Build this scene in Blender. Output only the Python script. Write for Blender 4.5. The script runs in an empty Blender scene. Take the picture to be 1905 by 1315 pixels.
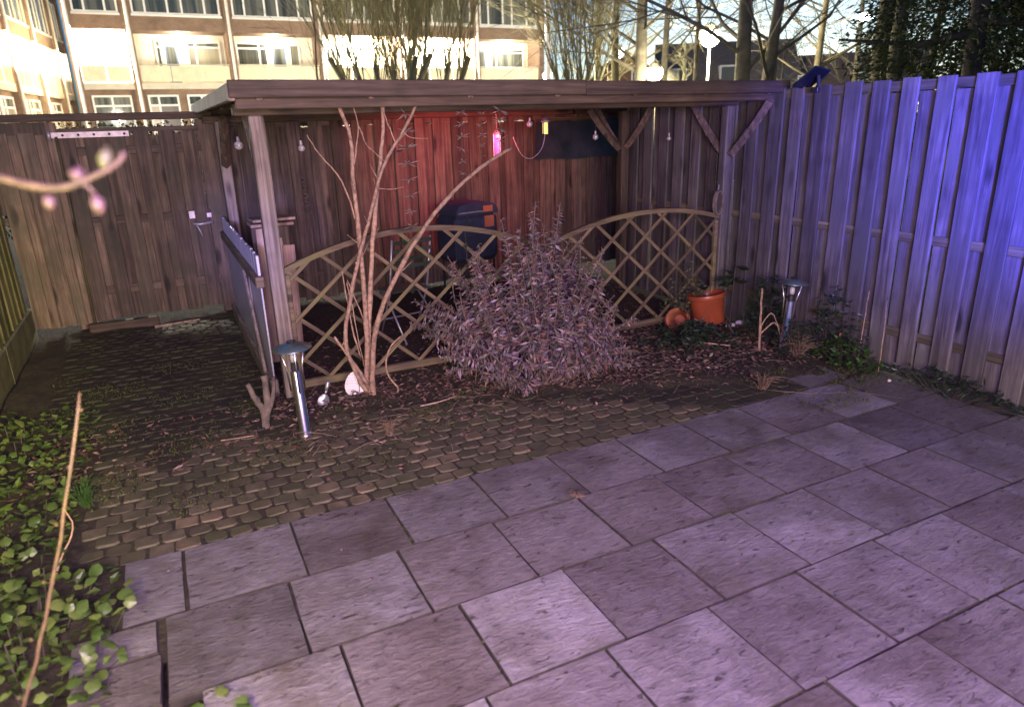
import bpy, bmesh, math, random
from mathutils import Vector, Matrix, Quaternion
R = random.Random(7)
rad = math.radians
sc = bpy.context.scene
COL = sc.collection

# ------------------------------------------------------------------ camera
cd = bpy.data.cameras.new('camera')
cam = bpy.data.objects.new('camera', cd)
COL.objects.link(cam)
FW = Vector((0.41608295, 0.8534985, -0.31371212))
RT = Vector((0.89449502, -0.44622349, -0.02762708))
UP = Vector((0.16356539, 0.26911877, 0.94911614))
cam.matrix_world = Matrix(((RT.x, UP.x, -FW.x, 0.0), (RT.y, UP.y, -FW.y, 0.0), (RT.z, UP.z, -FW.z, 1.91), (0, 0, 0, 1)))
cd.sensor_width = 36.0
cd.lens = 24.54
cd.clip_start = 0.02
cd.clip_end = 1500
cd.dof.use_dof = True
cd.dof.focus_distance = 5.5
cd.dof.aperture_fstop = 2.0
sc.camera = cam

# ------------------------------------------------------------------ world, light, exposure
w = bpy.data.worlds.new('World')
sc.world = w
w.use_nodes = True
wn = w.node_tree.nodes
sky = wn.new('ShaderNodeTexSky')
sky.sky_type = 'NISHITA'
sky.sun_disc = False
sky.sun_elevation = rad(7.0)
sky.sun_rotation = rad(45)
sky.air_density = 1.0
sky.dust_density = 0.7
sky.ozone_density = 6.0
bg = wn['Background']
bg.inputs['Strength'].default_value = 0.13
tint = wn.new('ShaderNodeMix'); tint.data_type = 'RGBA'; tint.blend_type = 'MULTIPLY'
tint.inputs[0].default_value = 1.0
tint.inputs[7].default_value = (0.92, 1.0, 1.0, 1)
w.node_tree.links.new(sky.outputs[0], tint.inputs[6])
w.node_tree.links.new(tint.outputs[2], bg.inputs['Color'])
sc.cycles.max_bounces = 5
sc.cycles.diffuse_bounces = 3
sc.cycles.glossy_bounces = 2
sc.cycles.transmission_bounces = 2
sc.cycles.transparent_max_bounces = 4

def lamp(name, kind, loc, energy, color, size=0.3, size_y=None, aim=None, spot=None):
    ld = bpy.data.lights.new(name, kind)
    ld.energy = energy
    ld.color = color
    if kind == 'AREA':
        ld.shape = 'RECTANGLE'
        ld.size = size
        ld.size_y = size_y or size
    else:
        ld.shadow_soft_size = size
    if kind == 'SPOT':
        ld.spot_size = spot or rad(90)
        ld.spot_blend = 0.9
    o = bpy.data.objects.new(name, ld)
    COL.objects.link(o)
    o.location = loc
    if aim is not None:
        o.rotation_euler = (Vector(aim) - Vector(loc)).to_track_quat('-Z', 'Y').to_euler()
    return o

# lit rooms of the house the photograph is taken from, the pergola lamps, and added fence spots
lamp('living_room_window_light', 'AREA', (0.1, -3.0, 2.15), 520, (1.0, 0.81, 0.52), 2.6, 1.3, (1.4, 5.2, 0.7))
lamp('violet_room_light', 'AREA', (0.1, -0.8, 2.2), 320, (0.57, 0.23, 1.0), 1.6, 0.9, (0.7, 3.0, 0.0))
lamp('kitchen_window_light', 'AREA', (-0.6, 0.6, 1.5), 85, (1.0, 0.90, 0.22), 0.6, 0.6, (-0.95, 3.6, 0.0))
lamp('yellow_fence_spot', 'SPOT', (1.0, -0.6, 1.7), 1500, (1.0, 0.88, 0.07), 0.15, None, (-1.75, 5.9, 0.65), rad(27))  # unseen spot added to turn the left fence olive
lamp('blue_fence_spot', 'SPOT', (3.3, 0.8, 1.8), 2900, (0.025, 0.04, 1.0), 0.12, None, (4.87, 2.1, 1.9), rad(76))  # unseen blue spot added to wash the right fence
lamp('red_party_lamp_light', 'SPOT', (3.0, 6.2, 1.95), 190, (1.0, 0.09, 0.10), 0.08, None, (3.35, 8.2, 1.5), rad(92))
lamp('magenta_lamp_light', 'POINT', (3.07, 6.7, 1.78), 6, (0.9, 0.12, 0.8), 0.04)
lamp('violet_window_light', 'SPOT', (-0.9, -0.8, 1.7), 2000, (0.22, 0.2, 1.0), 0.2, None, (0.62, 6.9, 0.9), rad(11))
# unseen lights added in front of the apartment block to brighten its facade
for cx_, cy_, e_ in ((-1.5, 31.0, 3800), (7.5, 33.0, 3400), (17.5, 33.0, 3000), (16.5, 21.0, 900)):
    lamp('courtyard_fill_light', 'POINT', (cx_, cy_, 2.9), e_, (1.0, 0.90, 0.74), 0.2)

vs = sc.view_settings
vs.view_transform = 'Standard'
vs.look = 'None'
vs.gamma = 1.0
vs.use_curve_mapping = False
vs.exposure = 0.0

# ------------------------------------------------------------------ helpers
def link(o, parent=None):
    COL.objects.link(o)
    if parent is not None:
        o.parent = parent
    return o

class MB:
    """collects faces, then links them as one mesh object"""
    def __init__(s):
        s.v = []; s.f = []
    def add(s, vs_, fs):
        n = len(s.v)
        s.v += [tuple(p) for p in vs_]
        s.f += [tuple(i + n for i in f) for f in fs]
        return s
    def box(s, x0, x1, y0, y1, z0, z1):
        return s.add([(x0,y0,z0),(x1,y0,z0),(x1,y1,z0),(x0,y1,z0),(x0,y0,z1),(x1,y0,z1),(x1,y1,z1),(x0,y1,z1)],
                     [(0,3,2,1),(4,5,6,7),(0,1,5,4),(1,2,6,5),(2,3,7,6),(3,0,4,7)])
    def cbox(s, x0, x1, y0, y1, z0, z1, c=0.006):
        """box with chamfered edges"""
        cx, cy, cz = (x0+x1)/2, (y0+y1)/2, (z0+z1)/2
        hx, hy, hz = (x1-x0)/2, (y1-y0)/2, (z1-z0)/2
        c = min(c, hx*.45, hy*.45, hz*.45)
        V = []; idx = {}
        for sx in (-1,1):
            for sy in (-1,1):
                for sz in (-1,1):
                    for a in range(3):
                        p = [hx-c, hy-c, hz-c]; p[a] += c
                        idx[(sx,sy,sz,a)] = len(V)
                        V.append((cx+sx*p[0], cy+sy*p[1], cz+sz*p[2]))
        F = []
        for a in range(3):
            b, d = (a+1)%3, (a+2)%3
            for sg in (-1,1):
                q = []
                for (u_, v_) in ((-1,-1),(1,-1),(1,1),(-1,1)):
                    k = [0,0,0]; k[a] = sg; k[b] = u_; k[d] = v_
                    q.append(idx[(k[0],k[1],k[2],a)])
                F.append(tuple(q if sg > 0 else q[::-1]))
            # edges parallel to axis a: between faces b and d
            for sb in (-1,1):
                for sd in (-1,1):
                    def key(sa, ax):
                        k = [0,0,0]; k[a] = sa; k[b] = sb; k[d] = sd
                        return idx[(k[0],k[1],k[2],ax)]
                    q = [key(-1,b), key(1,b), key(1,d), key(-1,d)]
                    F.append(tuple(q if sb*sd < 0 else q[::-1]))
        for sx in (-1,1):
            for sy in (-1,1):
                for sz in (-1,1):
                    q = [idx[(sx,sy,sz,a)] for a in range(3)]
                    F.append(tuple(q if sx*sy*sz > 0 else q[::-1]))
        return s.add(V, F)
    def tube(s, pts, radii, n=6, cap=True):
        pts = [Vector(p) for p in pts]
        if not hasattr(radii, '__len__'):
            radii = [radii]*len(pts)
        base = len(s.v)
        ref = None
        for i, p in enumerate(pts):
            t = (pts[min(i+1, len(pts)-1)] - pts[max(i-1, 0)])
            if t.length < 1e-9: t = Vector((0,0,1))
            t.normalize()
            if ref is None:
                ref = Vector((1,0,0)) if abs(t.x) < .8 else Vector((0,1,0))
            a = (ref - t*ref.dot(t))
            if a.length < 1e-6: a = t.orthogonal()
            a.normalize(); ref = a
            b = t.cross(a)
            for k in range(n):
                th = 2*math.pi*k/n
                q = p + (a*math.cos(th) + b*math.sin(th))*radii[i]
                s.v.append((q.x, q.y, q.z))
        for i in range(len(pts)-1):
            for k in range(n):
                k2 = (k+1) % n
                s.f.append((base+i*n+k, base+i*n+k2, base+(i+1)*n+k2, base+(i+1)*n+k))
        if cap:
            s.f.append(tuple(base+k for k in range(n))[::-1])
            s.f.append(tuple(base+(len(pts)-1)*n+k for k in range(n)))
        return s
    def lathe(s, prof, n=20, M=None, close=True):
        base = len(s.v)
        for (r_, z) in prof:
            for k in range(n):
                th = 2*math.pi*k/n
                p = Vector((r_*math.cos(th), r_*math.sin(th), z))
                if M is not None: p = M @ p
                s.v.append((p.x, p.y, p.z))
        for i in range(len(prof)-1):
            for k in range(n):
                k2 = (k+1) % n
                s.f.append((base+i*n+k, base+i*n+k2, base+(i+1)*n+k2, base+(i+1)*n+k))
        if close:
            s.f.append(tuple(base+k for k in range(n))[::-1])
            s.f.append(tuple(base+(len(prof)-1)*n+k for k in range(n)))
        return s
    def ball(s, c, r_, n=10, m=6, sc_=(1,1,1)):
        pr = [(math.sin(math.pi*i/m)*r_+1e-5, -math.cos(math.pi*i/m)*r_) for i in range(m+1)]
        M = Matrix.Translation(c) @ Matrix.Diagonal((sc_[0], sc_[1], sc_[2], 1))
        return s.lathe(pr, n, M)
    def leaf(s, p, d, nrm, L, Wd, fold=0.15):
        """a pointed leaf of four faces with a fold along its rib"""
        d = d.normalized(); side = d.cross(nrm)
        if side.length < 1e-5: side = d.orthogonal()
        side.normalize(); up = side.cross(d)
        a, b, tip = p, p + d*L*.5 - up*L*fold*.5, p + d*L
        l = p + d*L*.42 + side*Wd*.5 + up*L*fold*.3
        r_ = p + d*L*.42 - side*Wd*.5 + up*L*fold*.3
        return s.add([a, r_, b, l, tip], [(0,1,2),(0,2,3),(1,4,2),(2,4,3)])
    def mesh(s, name, mat, smooth=False):
        me = bpy.data.meshes.new(name)
        me.from_pydata(s.v, [], s.f)
        if mat is not None: me.materials.append(mat)
        if smooth: me.polygons.foreach_set('use_smooth', [True]*len(me.polygons))
        me.update()
        return me
    def obj(s, name, mat, parent=None, smooth=False, loc=None, rot=None):
        o = bpy.data.objects.new(name, s.mesh(name, mat, smooth))
        link(o, parent)
        if loc is not None: o.location = loc
        if rot is not None: o.rotation_euler = rot
        return o

def inst(name, me, parent=None, loc=(0,0,0), rot=(0,0,0), scale=(1,1,1)):
    o = bpy.data.objects.new(name, me)
    link(o, parent)
    o.location = loc; o.rotation_euler = rot; o.scale = scale
    return o
def empty(name, loc=(0,0,0), rz=0.0):
    o = bpy.data.objects.new(name, None)
    COL.objects.link(o)
    o.empty_display_size = 0.2
    o.location = loc; o.rotation_euler = (0,0,rz)
    return o
def tag(o, label=None, cat=None, group=None, kind=None):
    if label: o['label'] = label
    if cat: o['category'] = cat
    if group: o['group'] = group
    if kind: o['kind'] = kind
    return o
def thing(name, label, cat, loc=(0,0,0), rz=0.0, group=None):
    return tag(empty(name, loc, rz), label, cat, group)

# ------------------------------------------------------------------ materials
def newmat(name):
    m = bpy.data.materials.new(name); m.use_nodes = True
    nt = m.node_tree
    return m, nt, nt.nodes, nt.links, nt.nodes['Principled BSDF']
def ramp(N, stops):
    r_ = N.new('ShaderNodeValToRGB')
    el = r_.color_ramp.elements
    while len(el) > 1: el.remove(el[0])
    el[0].position = stops[0][0]; el[0].color = (*stops[0][1], 1)
    for p, c in stops[1:]:
        e = el.new(p); e.color = (*c, 1)
    return r_
def coords(N, L, scale, rnd=23.0):
    """object coordinates, shifted per object so that copies differ"""
    tc = N.new('ShaderNodeTexCoord'); oi = N.new('ShaderNodeObjectInfo')
    mu = N.new('ShaderNodeMath'); mu.operation = 'MULTIPLY'; mu.inputs[1].default_value = rnd
    L.new(oi.outputs['Random'], mu.inputs[0])
    ad = N.new('ShaderNodeVectorMath'); ad.operation = 'ADD'
    L.new(tc.outputs['Object'], ad.inputs[0]); L.new(mu.outputs[0], ad.inputs[1])
    mp = N.new('ShaderNodeMapping'); mp.inputs['Scale'].default_value = scale
    L.new(ad.outputs[0], mp.inputs[0])
    return mp, oi, ad
def noise(N, L, vec, scale, detail=4, rough=.55, dist=0.0):
    n = N.new('ShaderNodeTexNoise')
    n.inputs['Scale'].default_value = scale; n.inputs['Detail'].default_value = detail
    n.inputs['Roughness'].default_value = rough; n.inputs['Distortion'].default_value = dist
    if vec is not None: L.new(vec, n.inputs['Vector'])
    return n
def mixc(N, L, a, b, fac, mode='MIX'):
    m = N.new('ShaderNodeMix'); m.data_type = 'RGBA'; m.blend_type = mode
    for sock, v in ((m.inputs[6], a), (m.inputs[7], b)):
        if isinstance(v, tuple): sock.default_value = (*v, 1)
        else: L.new(v, sock)
    if isinstance(fac, (int, float)): m.inputs[0].default_value = fac
    else: L.new(fac, m.inputs[0])
    return m.outputs[2]
def bump(N, L, B, h, strength=.3, dist=.01):
    b = N.new('ShaderNodeBump'); b.inputs['Strength'].default_value = strength; b.inputs['Distance'].default_value = dist
    L.new(h, b.inputs['Height']); L.new(b.outputs[0], B.inputs['Normal'])

def wood(name, c1, c2, c3, axis='z', rough=.75, var=.45, stain=None):
    """weathered softwood: grain along the board, knots, each board its own tone"""
    m, nt, N, L, B = newmat(name)
    s = {'z': (16,16,1.1), 'x': (1.1,16,16), 'y': (16,1.1,16)}[axis]
    k = {'z': (5,5,1.6), 'x': (1.6,5,5), 'y': (5,1.6,5)}[axis]
    mp, oi, ad = coords(N, L, s)
    n1 = noise(N, L, mp.outputs[0], 2.2, 4, .62, .6)
    r1 = ramp(N, [(.28, c1), (.5, c2), (.72, c3)])
    L.new(n1.outputs['Fac'], r1.inputs[0])
    mk = N.new('ShaderNodeMapping'); mk.inputs['Scale'].default_value = k
    L.new(ad.outputs[0], mk.inputs[0])
    vo = N.new('ShaderNodeTexVoronoi'); vo.inputs['Scale'].default_value = 1.0
    L.new(mk.outputs[0], vo.inputs['Vector'])
    rk = ramp(N, [(.0, (1,1,1)), (.10, (.9,.9,.9)), (.2, (0,0,0))])
    L.new(vo.outputs['Distance'], rk.inputs[0])
    dark = tuple(c*.35 for c in c1)
    c_ = mixc(N, L, r1.outputs[0], dark, rk.outputs[0])
    # blotches of weather
    n2 = noise(N, L, ad.outputs[0], 2.6, 3, .6)
    r2 = ramp(N, [(.35, (.62,.6,.58)), (.65, (1.12,1.1,1.08))])
    L.new(n2.outputs['Fac'], r2.inputs[0])
    c_ = mixc(N, L, c_, r2.outputs[0], .8, 'MULTIPLY')
    ms_ = N.new('ShaderNodeMapping'); ms_.inputs['Scale'].default_value = tuple(a_*(1.6 if a_ > 3 else .35) for a_ in s)
    L.new(ad.outputs[0], ms_.inputs[0])
    n4 = noise(N, L, ms_.outputs[0], 1.0, 3, .7)
    r4 = ramp(N, [(.36, (.55,.53,.5)), (.5, (1,1,1)), (.68, (1.35,1.33,1.3))]); L.new(n4.outputs['Fac'], r4.inputs[0])
    c_ = mixc(N, L, c_, r4.outputs[0], .85, 'MULTIPLY')
    if stain:
        n3 = noise(N, L, ad.outputs[0], 1.7, 3, .65)
        r3 = ramp(N, [(.48, (0,0,0)), (.68, (1,1,1))]); L.new(n3.outputs['Fac'], r3.inputs[0])
        c_ = mixc(N, L, c_, stain, r3.outputs[0])
    rv = ramp(N, [(0, (1-var,)*3), (1, (1+var*.55,)*3)])
    L.new(oi.outputs['Random'], rv.inputs[0])
    c_ = mixc(N, L, c_, rv.outputs[0], 1.0, 'MULTIPLY')
    L.new(c_, B.inputs['Base Color'])
    B.inputs['Roughness'].default_value = rough
    bump(N, L, B, n1.outputs['Fac'], .35, .006)
    return m

def plain(name, col, rough=.6, metal=0.0, var=.15, nscale=8.0, bmp=.1, bdist=.005, rvar=.12, spec=.5):
    m, nt, N, L, B = newmat(name)
    mp, oi, ad = coords(N, L, (1,1,1))
    n1 = noise(N, L, mp.outputs[0], nscale, 3, .6)
    r1 = ramp(N, [(.3, tuple(c*(1-var) for c in col)), (.7, tuple(min(1, c*(1+var)) for c in col))])
    L.new(n1.outputs['Fac'], r1.inputs[0])
    rv = ramp(N, [(0, (1-rvar,)*3), (1, (1+rvar,)*3)]); L.new(oi.outputs['Random'], rv.inputs[0])
    L.new(mixc(N, L, r1.outputs[0], rv.outputs[0], 1.0, 'MULTIPLY'), B.inputs['Base Color'])
    B.inputs['Roughness'].default_value = rough; B.inputs['Metallic'].default_value = metal
    B.inputs['Specular IOR Level'].default_value = spec
    if bmp: bump(N, L, B, n1.outputs['Fac'], bmp, bdist)
    return m

def leafmat(name, cols, rough=.55, trans=.25):
    """leaf colours vary from leaf to leaf and over the plant"""
    m, nt, N, L, B = newmat(name)
    g = N.new('ShaderNodeNewGeometry')
    oi = N.new('ShaderNodeObjectInfo')
    ad = N.new('ShaderNodeMath'); ad.operation = 'ADD'
    L.new(g.outputs['Random Per Island'], ad.inputs[0]); L.new(oi.outputs['Random'], ad.inputs[1])
    fr = N.new('ShaderNodeMath'); fr.operation = 'FRACT'; L.new(ad.outputs[0], fr.inputs[0])
    n = len(cols)
    r1 = ramp(N, [(i/(n-1) if n > 1 else 0, c) for i, c in enumerate(cols)])
    L.new(fr.outputs[0], r1.inputs[0])
    tc = N.new('ShaderNodeTexCoord')
    n1 = noise(N, L, tc.outputs['Object'], 30, 3)
    r2 = ramp(N, [(.3, (.7,.7,.7)), (.7, (1.2,1.2,1.2))]); L.new(n1.outputs['Fac'], r2.inputs[0])
    L.new(mixc(N, L, r1.outputs[0], r2.outputs[0], 1.0, 'MULTIPLY'), B.inputs['Base Color'])
    B.inputs['Roughness'].default_value = rough
    if trans:
        tr = N.new('ShaderNodeBsdfTranslucent'); L.new(r1.outputs[0], tr.inputs['Color'])
        mx = N.new('ShaderNodeMixShader'); mx.inputs[0].default_value = trans
        L.new(B.outputs[0], mx.inputs[1]); L.new(tr.outputs[0], mx.inputs[2])
        L.new(mx.outputs[0], N['Material Output'].inputs['Surface'])
    return m

def emit(name, col, strength):
    m, nt, N, L, B = newmat(name)
    B.inputs['Base Color'].default_value = (*col, 1)
    B.inputs['Emission Color'].default_value = (*col, 1)
    B.inputs['Emission Strength'].default_value = strength
    return m

def slabmat():
    m, nt, N, L, B = newmat('riven_slab')
    mp, oi, ad = coords(N, L, (1,1,1), 61.0)
    # direction of the riven texture: along the slab, ripples
    ms = N.new('ShaderNodeMapping'); ms.inputs['Scale'].default_value = (11, 30, 11); ms.inputs['Rotation'].default_value = (0,0,rad(24))
    L.new(ad.outputs[0], ms.inputs[0])
    n1 = noise(N, L, ms.outputs[0], 1.2, 6, .74, .7)
    n2 = noise(N, L, ad.outputs[0], 3.2, 3, .6)
    n3 = noise(N, L, ad.outputs[0], 70, 3, .75)
    r1 = ramp(N, [(.25, (.11,.105,.105)), (.5, (.18,.175,.177)), (.75, (.265,.26,.26))])
    L.new(n1.outputs['Fac'], r1.inputs[0])
    r2 = ramp(N, [(.3, (.72,.68,.62)), (.7, (1.15,1.15,1.18))]); L.new(n2.outputs['Fac'], r2.inputs[0])
    c_ = mixc(N, L, r1.outputs[0], r2.outputs[0], .9, 'MULTIPLY')
    # dark flecks of dirt caught in the riven hollows
    mf = N.new('ShaderNodeMapping'); mf.inputs['Scale'].default_value = (14, 44, 14); mf.inputs['Rotation'].default_value = (0,0,rad(-18))
    L.new(ad.outputs[0], mf.inputs[0])
    n4 = noise(N, L, mf.outputs[0], 1.0, 3, .7, .8)
    r4 = ramp(N, [(.33, (1,1,1)), (.41, (0,0,0))]); L.new(n4.outputs['Fac'], r4.inputs[0])
    c_ = mixc(N, L, c_, (.035,.03,.027), r4.outputs[0])
    # moss and soil creeping in
    n5 = noise(N, L, ad.outputs[0], 2.1, 4, .7)
    r5 = ramp(N, [(.54, (0,0,0)), (.70, (.7,.7,.7))]); L.new(n5.outputs['Fac'], r5.inputs[0])
    c_ = mixc(N, L, c_, (.085,.075,.05), r5.outputs[0])
    rv = ramp(N, [(0, (.62,.6,.6)), (.35, (.95,.88,.86)), (.7, (1.0,.98,1.0)), (1, (1.5,1.48,1.52))]); L.new(oi.outputs['Random'], rv.inputs[0])
    c_ = mixc(N, L, c_, rv.outputs[0], 1.0, 'MULTIPLY')
    n6 = noise(N, L, ad.outputs[0], 1.1, 5, .68, .5)
    r6 = ramp(N, [(.40, (.5,.47,.43)), (.50, (1,1,1)), (.66, (1.14,1.13,1.15))]); L.new(n6.outputs['Fac'], r6.inputs[0])
    c_ = mixc(N, L, c_, r6.outputs[0], .5, 'MULTIPLY')
    L.new(c_, B.inputs['Base Color'])
    rr = ramp(N, [(.3, (.36,)*3), (.7, (.62,)*3)]); L.new(n2.outputs['Fac'], rr.inputs[0])
    L.new(rr.outputs[0], B.inputs['Roughness'])
    a = N.new('ShaderNodeMath'); a.operation = 'MULTIPLY_ADD'; a.inputs[1].default_value = .45
    L.new(n3.outputs['Fac'], a.inputs[0]); L.new(n1.outputs['Fac'], a.inputs[2])
    bump(N, L, B, a.outputs[0], .9, .012)
    return m

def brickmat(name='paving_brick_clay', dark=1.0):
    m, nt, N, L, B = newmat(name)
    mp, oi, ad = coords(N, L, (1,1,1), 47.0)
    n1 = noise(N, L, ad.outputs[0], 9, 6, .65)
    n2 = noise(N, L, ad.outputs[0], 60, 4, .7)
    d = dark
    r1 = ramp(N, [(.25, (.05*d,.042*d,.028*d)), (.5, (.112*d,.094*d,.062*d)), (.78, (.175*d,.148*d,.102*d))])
    L.new(n1.outputs['Fac'], r1.inputs[0])
    rv = ramp(N, [(0, (.62,.66,.56)), (.5, (.95,.95,.9)), (1, (1.25,1.14,1.0))]); L.new(oi.outputs['Random'], rv.inputs[0])
    c_ = mixc(N, L, r1.outputs[0], rv.outputs[0], 1.0, 'MULTIPLY')
    g = N.new('ShaderNodeNewGeometry')
    n3 = noise(N, L, g.outputs['Position'], 2.3, 6, .7)
    r3 = ramp(N, [(.42, (0,0,0)), (.62, (.75,.75,.75))]); L.new(n3.outputs['Fac'], r3.inputs[0])
    c_ = mixc(N, L, c_, (.05,.058,.02), r3.outputs[0])
    L.new(c_, B.inputs['Base Color'])
    B.inputs['Roughness'].default_value = .78
    a = N.new('ShaderNodeMath'); a.operation = 'MULTIPLY_ADD'; a.inputs[1].default_value = .4
    L.new(n2.outputs['Fac'], a.inputs[0]); L.new(n1.outputs['Fac'], a.inputs[2])
    bump(N, L, B, a.outputs[0], .7, .01)
    return m

def soilmat():
    m, nt, N, L, B = newmat('garden_soil')
    g = N.new('ShaderNodeNewGeometry')
    n1 = noise(N, L, g.outputs['Position'], 3.5, 8, .7)
    n2 = noise(N, L, g.outputs['Position'], 28, 6, .7)
    r1 = ramp(N, [(.3, (.02,.016,.01)), (.5, (.045,.036,.022)), (.66, (.045,.052,.018))]); L.new(n1.outputs['Fac'], r1.inputs[0])
    r2 = ramp(N, [(.3, (.5,.5,.5)), (.7, (1.5,1.45,1.4))]); L.new(n2.outputs['Fac'], r2.inputs[0])
    L.new(mixc(N, L, r1.outputs[0], r2.outputs[0], 1.0, 'MULTIPLY'), B.inputs['Base Color'])
    B.inputs['Roughness'].default_value = .95
    bump(N, L, B, n2.outputs['Fac'], 1.0, .03)
    return m

def facademat(name, c1, c2, mortar):
    m, nt, N, L, B = newmat(name)
    tc = N.new('ShaderNodeTexCoord')
    mp = N.new('ShaderNodeMapping'); mp.inputs['Rotation'].default_value = (rad(90),0,0)
    L.new(tc.outputs['Object'], mp.inputs[0])
    bt = N.new('ShaderNodeTexBrick'); bt.inputs['Scale'].default_value = 4.6
    bt.inputs['Color1'].default_value = (*c1,1); bt.inputs['Color2'].default_value = (*c2,1); bt.inputs['Mortar'].default_value = (*mortar,1)
    bt.inputs['Mortar Size'].default_value = .012; bt.inputs['Bias'].default_value = -.1
    L.new(mp.outputs[0], bt.inputs['Vector'])
    n1 = noise(N, L, tc.outputs['Object'], 1.3, 5, .6)
    r1 = ramp(N, [(.3, (.75,.73,.7)), (.7, (1.15,1.12,1.1))]); L.new(n1.outputs['Fac'], r1.inputs[0])
    L.new(mixc(N, L, bt.outputs[0], r1.outputs[0], 1.0, 'MULTIPLY'), B.inputs['Base Color'])
    B.inputs['Roughness'].default_value = .85
    return m

def glassmat(name, col, rough=.08, curtain=None):
    """window seen from outside at night: dark glossy pane, folds of a curtain behind it"""
    m, nt, N, L, B = newmat(name)
    if curtain:
        mp, oi, ad = coords(N, L, (1,1,1), 17.0)
        mc = N.new('ShaderNodeMapping'); mc.inputs['Scale'].default_value = (3.2, 3.2, .12); L.new(ad.outputs[0], mc.inputs[0])
        wv = noise(N, L, mc.outputs[0], 1.0, 3, .6)
        r1 = ramp(N, [(.38, col), (.62, curtain)]); L.new(wv.outputs['Fac'], r1.inputs[0])
        rv = ramp(N, [(0, (.35,.35,.4)), (.5, (.9,.9,.85)), (1, (1.2,1.15,1.0))]); L.new(oi.outputs['Random'], rv.inputs[0])
        L.new(mixc(N, L, r1.outputs[0], rv.outputs[0], 1.0, 'MULTIPLY'), B.inputs['Base Color'])
    else:
        B.inputs['Base Color'].default_value = (*col, 1)
    B.inputs['Roughness'].default_value = rough
    B.inputs['Specular IOR Level'].default_value = .6
    return m

M = {}
M['fence'] = wood('weathered_fence_wood', (.06,.055,.05), (.122,.112,.102), (.185,.172,.158), 'z', var=.4, stain=(.10,.10,.08))
M['fence_rail'] = wood('fence_rail_wood', (.14,.12,.07), (.22,.19,.11), (.29,.25,.15), 'y', var=.3)
M['shed'] = wood('brown_shed_wood', (.06,.044,.03), (.125,.094,.066), (.195,.15,.108), 'z', var=.5)
M['gate'] = wood('gate_wood', (.07,.05,.034), (.15,.11,.076), (.22,.168,.12), 'z', var=.45, stain=(.08,.075,.045))
M['left_fence'] = wood('mossy_fence_wood', (.07,.065,.03), (.14,.13,.06), (.2,.19,.09), 'z', var=.4, stain=(.07,.085,.02))
M['beam_x'] = wood('pergola_beam_wood', (.04,.028,.017), (.075,.054,.034), (.115,.085,.056), 'x', var=.3)
M['beam_y'] = wood('pergola_rafter_wood', (.08,.06,.045), (.16,.125,.095), (.23,.185,.145), 'y', var=.3)
M['post'] = wood('pergola_post_wood', (.15,.12,.10), (.25,.21,.18), (.33,.285,.25), 'z', var=.2)
M['lattice'] = wood('lattice_wood', (.085,.06,.034), (.16,.12,.072), (.24,.185,.115), 'x', var=.35, stain=(.18,.16,.06))
M['pinewood'] = wood('pale_plank_wood', (.3,.2,.14), (.42,.3,.22), (.52,.4,.3), 'z', var=.25)
M['steel'] = plain('brushed_steel', (.62,.61,.6), .28, 1.0, .12, 30, .1, .002)
M['steel_hinge'] = plain('dull_zinc', (.4,.36,.37), .5, .5, .25, 22, .15, .003)
M['black_rubber'] = plain('black_plastic', (.02,.02,.022), .5, 0, .2, 10, .1)
M['dark_sheet'] = plain('dark_sheet', (.022,.026,.034), .38, 0, .4, 5, .3, .02)
M['solar'] = plain('solar_cell', (.012,.014,.022), .2, .0, .2, 10, 0)
M['terracotta'] = plain('terracotta_plastic', (.32,.075,.032), .34, 0, .2, 6, .08, .004)
M['clay'] = plain('old_clay', (.3,.1,.045), .7, 0, .35, 10, .3, .006)
M['white_plastic'] = plain('white_plastic', (.5,.48,.48), .4, 0, .12, 10, .05)
M['grey_plastic'] = plain('grey_metal', (.36,.36,.37), .38, .6, .2, 14, .1)
M['soil'] = soilmat()
M['slab'] = slabmat()
M['brick'] = brickmat()
M['slab_edge'] = plain('dark_slab_edge', (.035,.03,.024), .95, 0, .4, 30, .4, .006)  # darker than the face, so sides and chamfers keep the joints dark
M['brick_dark'] = brickmat('dark_paving_brick', .26)  # same brick and moss patches, base colours scaled much darker
M['bark'] = plain('shrub_bark', (.3,.195,.13), .75, 0, .5, 34, .6, .008)
M['bark_bush'] = plain('bush_twig', (.14,.10,.075), .8, 0, .3, 20, .3, .004)
M['bark_tree'] = plain('tree_bark', (.16,.14,.085), .9, 0, .4, 3, .8, .04, rvar=.25)
M['bark_willow'] = plain('willow_bark', (.3,.27,.14), .85, 0, .4, 3, .6, .03, rvar=.2)
M['bark_dark'] = plain('dark_bark', (.05,.042,.035), .9, 0, .4, 3, .6, .03)
M['stump'] = plain('grey_stump', (.12,.095,.075), .9, 0, .4, 16, .7, .01)
M['bush_leaf'] = leafmat('grey_bush_leaf', [(.05,.047,.045), (.18,.13,.17), (.08,.088,.062), (.24,.115,.09), (.34,.27,.32), (.035,.04,.028), (.13,.10,.12), (.05,.055,.04), (.2,.10,.085), (.1,.108,.082), (.22,.15,.16)], .55, .12)
M['dead_leaf'] = leafmat('dead_leaf', [(.15,.08,.055), (.09,.055,.035), (.24,.14,.10), (.06,.04,.028), (.34,.24,.19), (.12,.055,.045), (.05,.035,.025)], .7, .1)
M['ivy_leaf'] = leafmat('ground_ivy_leaf', [(.06,.11,.025), (.10,.16,.035), (.05,.09,.02), (.15,.2,.05), (.075,.14,.03)], .42, .25)
M['weed_leaf'] = leafmat('weed_leaf', [(.03,.08,.015), (.05,.12,.02), (.025,.06,.018), (.06,.14,.025)], .5, .25)
M['dark_leaf'] = leafmat('dark_leaf', [(.018,.035,.018), (.03,.05,.025), (.025,.045,.03)], .45, .15)
M['moss'] = leafmat('moss', [(.045,.06,.012), (.07,.085,.018), (.03,.04,.012)], .9, .1)
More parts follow.
